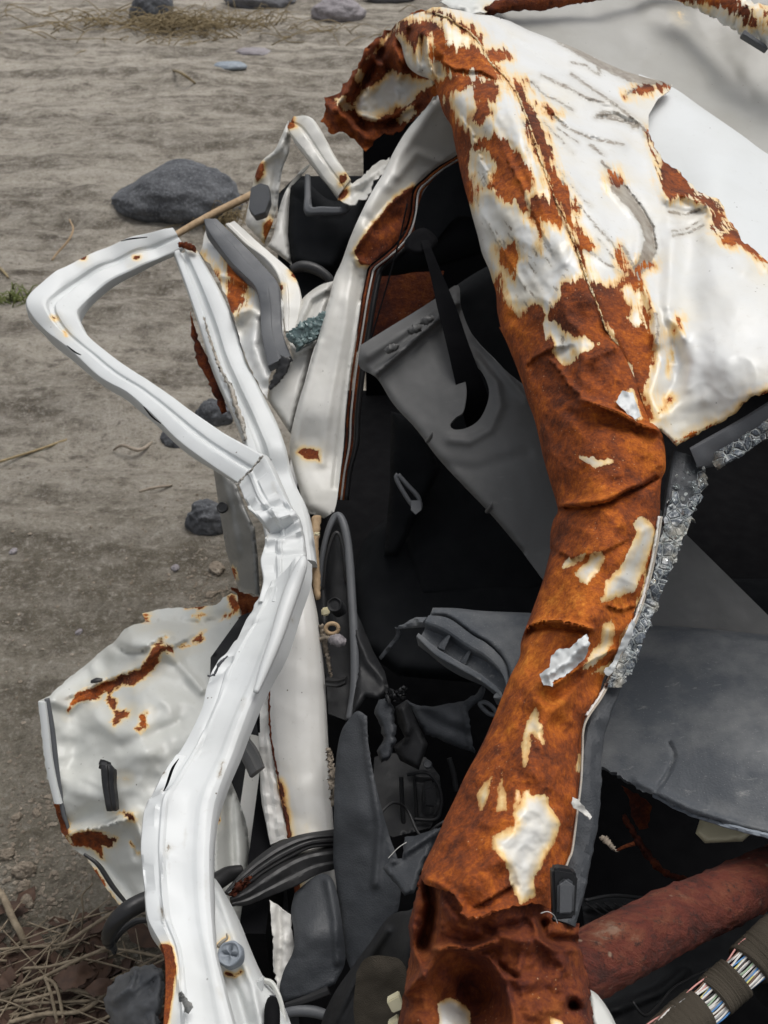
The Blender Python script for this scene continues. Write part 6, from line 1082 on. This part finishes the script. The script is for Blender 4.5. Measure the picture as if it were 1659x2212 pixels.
up_poly = [(1466, 1000), (1525, 1000), (1518, 1050), (1503, 1101), (1483, 1152), (1449, 1232), (1422, 1300), (1407, 1345), (1380, 1410), (1345, 1484), (1312, 1484), (1345, 1410), (1378, 1334), (1400, 1275), (1414, 1232), (1429, 1157), (1440, 1110), (1455, 1050)]
hd_poly = [(1530, 985), (1600, 945), (1659, 910), (1800, 840), (1800, 870), (1672, 935), (1618, 972), (1545, 1010)]
patch('crazed_glass', rough(up_poly, 8, 3, 4, True), lambda X: TW(X) + .004, M['crazed'], WSE, sp=5, namp=.004, nsc=.05, th=.004)
for poly, na, nb, sd_ in ((up_poly, 34, 30, 3), (hd_poly, 12, 10, 7)):
    crumbs('glass_shards', poly, TW, na, 4, 8, M['glass'], WSE, sd_, .001, .3)
    crumbs('glass_shards', poly, TW, nb, 2.5, 6, M['glass'], WSE, sd_ + 1, .006, .9)
    crumbs('glass_shards', poly, TW, na // 4, 3, 7, M['frost'], WSE, sd_ + 2, .004, .6)
plate('mirror_clip', r8([(738, 740), (760, 733), (830, 745), (850, 770), (838, 950), (745, 958)]),   .748, .012, M['black'], PIL, bev=.003)
plate('clip_face', r8([(762, 800), (800, 775), (838, 800), (832, 930), (760, 935)]),   .744, .004, M['slate'], PIL, bev=.002)
tube('white_wire', [(*q, .75) for q in r8([(690, 925), (720, 918), (748, 935), (762, 968)])], .9, M['sill'], PIL, k=6, n=24)
patch('fender_edge', smooth(r8([(890, 1245), (930, 1270), (975, 1330), (1010, 1397), (1040, 1480)]), 6) + r8([(960, 1500), (900, 1380)]), [(1270, 2140, .80), (1330, 2215, .78), (1290, 2230, .77)], M['inner'], CAR, sp=6, roll=[(None, 10, .015)], th=.002)

# ------------------------------------------------------------------ cabin
boxes('body_side', [(-.185, .66, .02, -.165, 2.40, .465), (1.355, .32, .02, 1.375, 2.40, .96), (-.04, 2.455, .02, 1.34, 2.475, .90)], M['dirty'], CAR)
boxes('cabin_floor', [(-.16, .45, .16, 1.35, 2.45, .20)], M['void'], CAR)  # floor and walls coloured near black to keep the cabin dark
boxes('cabin_wall', [(-.16, .62, .20, -.13, 2.45, .50), (1.32, .3, .20, 1.35, 2.45, 1.0), (-.05, 2.42, .20, 1.35, 2.45, .93), (-.02, .40, .20, 1.35, .43, .62)], M['void'], CAR)
dark('headlining', smooth([(1000, 345), (960, 365), (925, 400), (905, 440), (895, 500), (905, 535), (940, 520), (985, 470), (1030, 470)], 8) + [(1080, 520), (1060, 380)], [(1000, 350, 1.50), (900, 500, 1.52), (1060, 500, 1.5)], 'fabric')
tube('seat_bolster', [(*q, 1.56) for q in ((800, 575), (850, 555), (930, 530), (1010, 505), (1100, 480))], [24, 40, 48, 50, 50], M['fabric'], CAR, k=24, n=50)
dark('shade_backing', [(600, 420), (640, 380), (820, 380), (800, 460), (745, 620), (690, 680), (630, 660), (600, 560)], [(620, 420, 1.74), (800, 400, 1.74), (640, 650, 1.62), (740, 600, 1.64)], 'fabric')  # dark sheet added behind the backrest to fill the gap with shade
dark('rear_quarter_panel', [(775, 600), (860, 590), (960, 585), (940, 640), (900, 680), (800, 730), (770, 760)], [(780, 610, 1.66), (950, 600, 1.66), (790, 740, 1.62)], 'rustdark')
dark('seat_back', smooth([(900, 720), (960, 640), (1010, 600), (1080, 560)], 9) + [(1150, 600), (1250, 900), (1300, 1200), (1150, 1300), (900, 1300), (850, 1100), (870, 900)], [(900, 720, 1.66), (1050, 580, 1.68), (1250, 900, 1.55), (1200, 1300, 1.45), (860, 1100, 1.55), (900, 1300, 1.45)], 'fabric', roll=[(None, 30, .06)])
dark('seat_cushion', smooth([(760, 1250), (800, 1150), (900, 1100), (1050, 1150)], 9) + [(1250, 1250), (1700, 1250), (1700, 1420), (1300, 1500), (860, 1460), (780, 1400)], [(760, 1250, 1.5), (1000, 1120, 1.55), (1700, 1250, 1.5), (900, 1450, 1.36), (1400, 1480, 1.36)], 'fabric', roll=[(None, 40, .06)])
strip('seat_belt', st(r4, [((398, 150), (432, 145), 1.42), ((405, 180), (440, 178), 1.40), ((435, 290), (482, 280), 1.38), ((470, 450), (545, 430), 1.36), ((508, 600), (600, 590), 1.345), ((540, 740), (650, 720), 1.345), ((572, 870), (690, 830), 1.36), ((600, 980), (720, 940), 1.40)]), [(0, 0), (.5, .03), (1, 0)], M['strap'], CAR, n=50, back=.02)
patch('belt_guide', smooth(r4([(330, 150), (370, 110), (420, 100), (470, 150), (440, 200), (380, 215), (330, 190), (330, 150)]), 6), [(880, 520, 1.42), (940, 510, 1.42), (900, 550, 1.40)], M['strap'], CAR, sp=6, roll=[(None, 10, .015)])
tube('belt_cord', [(*q, 1.44) for q in ((880, 440), (862, 520), (835, 620), (805, 720), (782, 800))], 2, M['strap'], CAR, k=6, n=30)
tube('belt_buckle', [(*q, 1.38) for q in r4([(300, 1150), (345, 1200), (385, 1245), (395, 1290), (365, 1285), (320, 1220), (292, 1165), (300, 1150)])], 5, M['slate'], CAR, k=8, n=60)
dark('belt_tongue', r4([(355, 1260), (395, 1260), (400, 1300), (375, 1320), (355, 1300)]), [(890, 1080, 1.375), (910, 1085, 1.375), (900, 1110, 1.37)], 'slate')
dark('backrest_side', r4([(270, 880), (340, 900), (420, 980), (480, 1130), (420, 1250), (300, 1500), (240, 1500), (265, 1200)]), [(850, 900, 1.52), (920, 1000, 1.5), (840, 1200, 1.48)], 'fabric', roll=[(None, 14, .03)])

# loose trim panel lying in the cabin: a thing of its own
c = P(1000, 900, 1.33)
TRIMO = thing('trim_panel', 'loose grey plastic pillar trim with a hooked slot, fallen into the dark cabin behind the rusted pillar', 'trim panel', c)
tp_out = smooth(r4([(138, 600), (250, 530), (400, 438), (540, 345)]), 8) + smooth(r4([(540, 345), (562, 350), (570, 440), (620, 560), (700, 650), (800, 740), (950, 850)]), 8) + [(1300, 980), (1482, 1154), (1660, 1330), (1730, 1400), (1420, 1430), (1320, 1400), (1180, 1262)] + smooth(r4([(830, 1480), (700, 1325), (580, 1200), (470, 1080), (380, 960), (280, 850), (210, 740), (135, 690), (138, 600)]), 8)
hook = r4([(608, 690), (650, 705), (680, 760), (688, 810), (672, 870), (640, 922), (590, 952), (540, 958), (522, 938), (548, 905), (578, 882), (592, 800), (585, 720)])
def flange(X, d, s):
    e = seg_dist(X, r4([(138, 690), (200, 722), (555, 420), (562, 350)])); return d
TRM = patch('panel_shell', tp_out, [(778, 750, 1.40), (981, 620, 1.43), (800, 810, 1.385), (1000, 700, 1.40), (1113, 817, 1.33), (1000, 1000, 1.30), (1128, 1194, 1.26), (1200, 1000, 1.27), (1480, 1160, 1.27), (1660, 1330, 1.24), (1400, 1420, 1.22), (900, 870, 1.35), (1250, 900, 1.31)], M['trim'], TRIMO, sp=6, holes=[smooth(hook + hook[:1], 6)[:-1]], roll=[(r4([(135, 690), (210, 740), (280, 850), (380, 960), (470, 1080), (580, 1200), (700, 1325), (830, 1480)]), 14, .012)],
    creases=[(r4([(200, 722), (380, 565), (555, 415)]), .022, 7), (r4([(170, 640), (400, 490), (545, 385)]), .012, 14), (r4([(620, 640), (720, 760), (735, 860), (690, 960), (600, 1010), (520, 1000)]), .007, 10), (r4([(640, 560), (760, 720), (850, 820)]), .010, 10), (r4([(450, 1100), (620, 1130), (850, 1060)]), -.003, 12), ([(1240, 1180), (1340, 1130), (1450, 1080)], .004, 14)], th=.003, namp=.002)
for q in r4([(370, 530), (425, 490), (275, 610)]):
    tube('clip', [(q[0] - 12, q[1] + 6, 1.37), (q[0], q[1], 1.365), (q[0] + 12, q[1] - 2, 1.37)], [6, 9, 6], M['trim'], TRM, k=8, n=16, jag=.001)
for q in r4([(440, 1000), (695, 1300)]):
    tube('clip', [(q[0] - 8, q[1] + 4, 1.29), (q[0], q[1] - 6, 1.27), (q[0] + 3, q[1] - 16, 1.265)], [5, 4, 1.5], M['trim'], TRM, k=8, n=16)

# ------------------------------------------------------------------ loose things around the wreck
q = r7([(440, 1290), (490, 1200), (580, 1150), (650, 1140), (690, 1160), (700, 1250), (690, 1330), (670, 1420), (480, 1420), (450, 1340)])
cc = P(*np.mean(q, 0), 1.05)
tag(patch('plastic_fragment', rough(q, 8, 2.2, 5, True), [(225, 2160, 1.12), (290, 2085, 1.10), (350, 2100, 1.06), (340, 2220, 1.02), (250, 2225, 1.07), (280, 2150, 1.06)], M['slate'], None, sp=6, roll=[(None, 12, .03)], creases=[(r7([(480, 1300), (560, 1230), (580, 1160)]), .012, 7), (r7([(500, 1340), (600, 1260), (680, 1200)]), -.010, 9)], namp=.01, nsc=.02, th=.012, loc=cc), 'broken dark grey plastic lump between the straw and the rusted frame edge', 'fragment')
def loose(name, pts, rad, mat, label, cat, **k):
    p = np.array(pts); W = P(p[:, 0], p[:, 1], p[:, 2]); o = tube(name, pts, rad, M[mat], None, loc=W[0], **k); return tag(o, label, cat)
loose('cane', [(372, 512, 1.75), (420, 484, 1.78), (470, 457, 1.81), (525, 430, 1.84), (560, 412, 1.86)], [7, 7.5, 8, 8, 8], 'cane', 'smooth beige cane leaning behind the bent window frame', 'cane', k=12, n=40)
loose('bamboo_stick', [(r5([(1350, 20)])[0] + (1.345,)), (r5([(1342, 160)])[0] + (1.33,)), (r5([(1348, 280)])[0] + (1.32,)), (r5([(1356, 370)])[0] + (1.31,))], [10, 8, 9, 5], 'cane', 'splintered pale stick wedged upright between the sill and the mirror plate', 'stick', k=10, n=30, jag=.0006)
ring = [(r5([(1416 + 27 * math.cos(a), 497 + 22 * math.sin(a))])[0] + (1.255,)) for a in np.linspace(0, 6.283, 14)]
loose('cane_ring', ring, 4.5, 'cane', 'hollow cut end of brown cane stuck beside the black mirror plate', 'cane', k=8, n=60)
loose('twig', [(r5([(1370, 480)])[0] + (1.27,)), (r5([(1384, 560)])[0] + (1.265,)), (r5([(1400, 640)])[0] + (1.26,)), (r5([(1412, 710)])[0] + (1.26,))], [6, 5, 4, 2], 'soilwood', 'crooked twig hanging down along the sill below the hollow cane', 'twig', k=8, n=40, jag=.001)
loose('twig', [(r5([(1365, 545)])[0] + (1.262,)), (r5([(1390, 535)])[0] + (1.255,)), (r5([(1408, 540)])[0] + (1.25,))], [4, 4, 4], 'soilwood', 'short twig reaching sideways to the whitish nub beside the sill', 'twig', k=8, n=20, jag=.0006)
loose('shell_nub', [(r5([(1405, 545)])[0] + (1.245,)), (r5([(1425, 545)])[0] + (1.242,)), (r5([(1450, 550)])[0] + (1.24,)), (r5([(1474, 556)])[0] + (1.24,))], [6, 12, 13, 6], 'rockpale', 'whitish pitted nub beside the black mirror plate', 'shell', k=14, n=24, jag=.0006)
loose('dead_leaf', [(r8([(945, 600)])[0] + (.98,)), (r8([(975, 620)])[0] + (.975,)), (r8([(1012, 662)])[0] + (.98,))], [4, 9, 1], 'soilwood', 'dry curled leaf caught in front of the dark gap beside the beam', 'leaf', k=8, n=20, jag=.0008, flat=.4)
loose('root_strand', [(r5([(1400, 1010)])[0] + (1.18,)), (r5([(1412, 1090)])[0] + (1.165,)), (r5([(1420, 1180)])[0] + (1.15,)), (r5([(1425, 1250)])[0] + (1.15,))], [4, 5, 6, 3], 'soilwood', 'frayed root strand squeezed between sill and grained cover', 'root', k=8, n=40, jag=.0016)

# ------------------------------------------------------------------ light
w = bpy.data.worlds.new('World'); scene.world = w; w.use_nodes = True; nt = w.node_tree; nt.nodes.clear()
o = nt.nodes.new('ShaderNodeOutputWorld'); b = nt.nodes.new('ShaderNodeBackground'); s = nt.nodes.new('ShaderNodeTexSky')
s.sky_type = 'NISHITA'; s.sun_disc = False; s.sun_elevation = R(72); s.sun_rotation = R(SUN_ROT); s.air_density = 1.0; s.dust_density = 5.0; s.ozone_density = 1.0
hs = nt.nodes.new('ShaderNodeHueSaturation'); hs.inputs['Saturation'].default_value = .22
nt.links.new(s.outputs[0], hs.inputs['Color']); nt.links.new(hs.outputs[0], b.inputs[0]); b.inputs[1].default_value = SKY; nt.links.new(b.outputs[0], o.inputs[0])
L = bpy.data.lights.new('sun', 'SUN'); L.energy = SUN; L.angle = R(45); L.color = (1, .97, .93); lo_ = bpy.data.objects.new('sun', L); COL.objects.link(lo_)
el, az = R(72), R(SUN_ROT)
dv = Vector((math.sin(az) * math.cos(el), math.cos(az) * math.cos(el), math.sin(el)))
lo_.rotation_euler = dv.to_track_quat('Z', 'Y').to_euler()
vs = scene.view_settings; vs.view_transform = 'Standard'; vs.look = 'None'; vs.exposure = EXPO; vs.gamma = 1; vs.use_curve_mapping = False
scene.cycles.max_bounces = 8
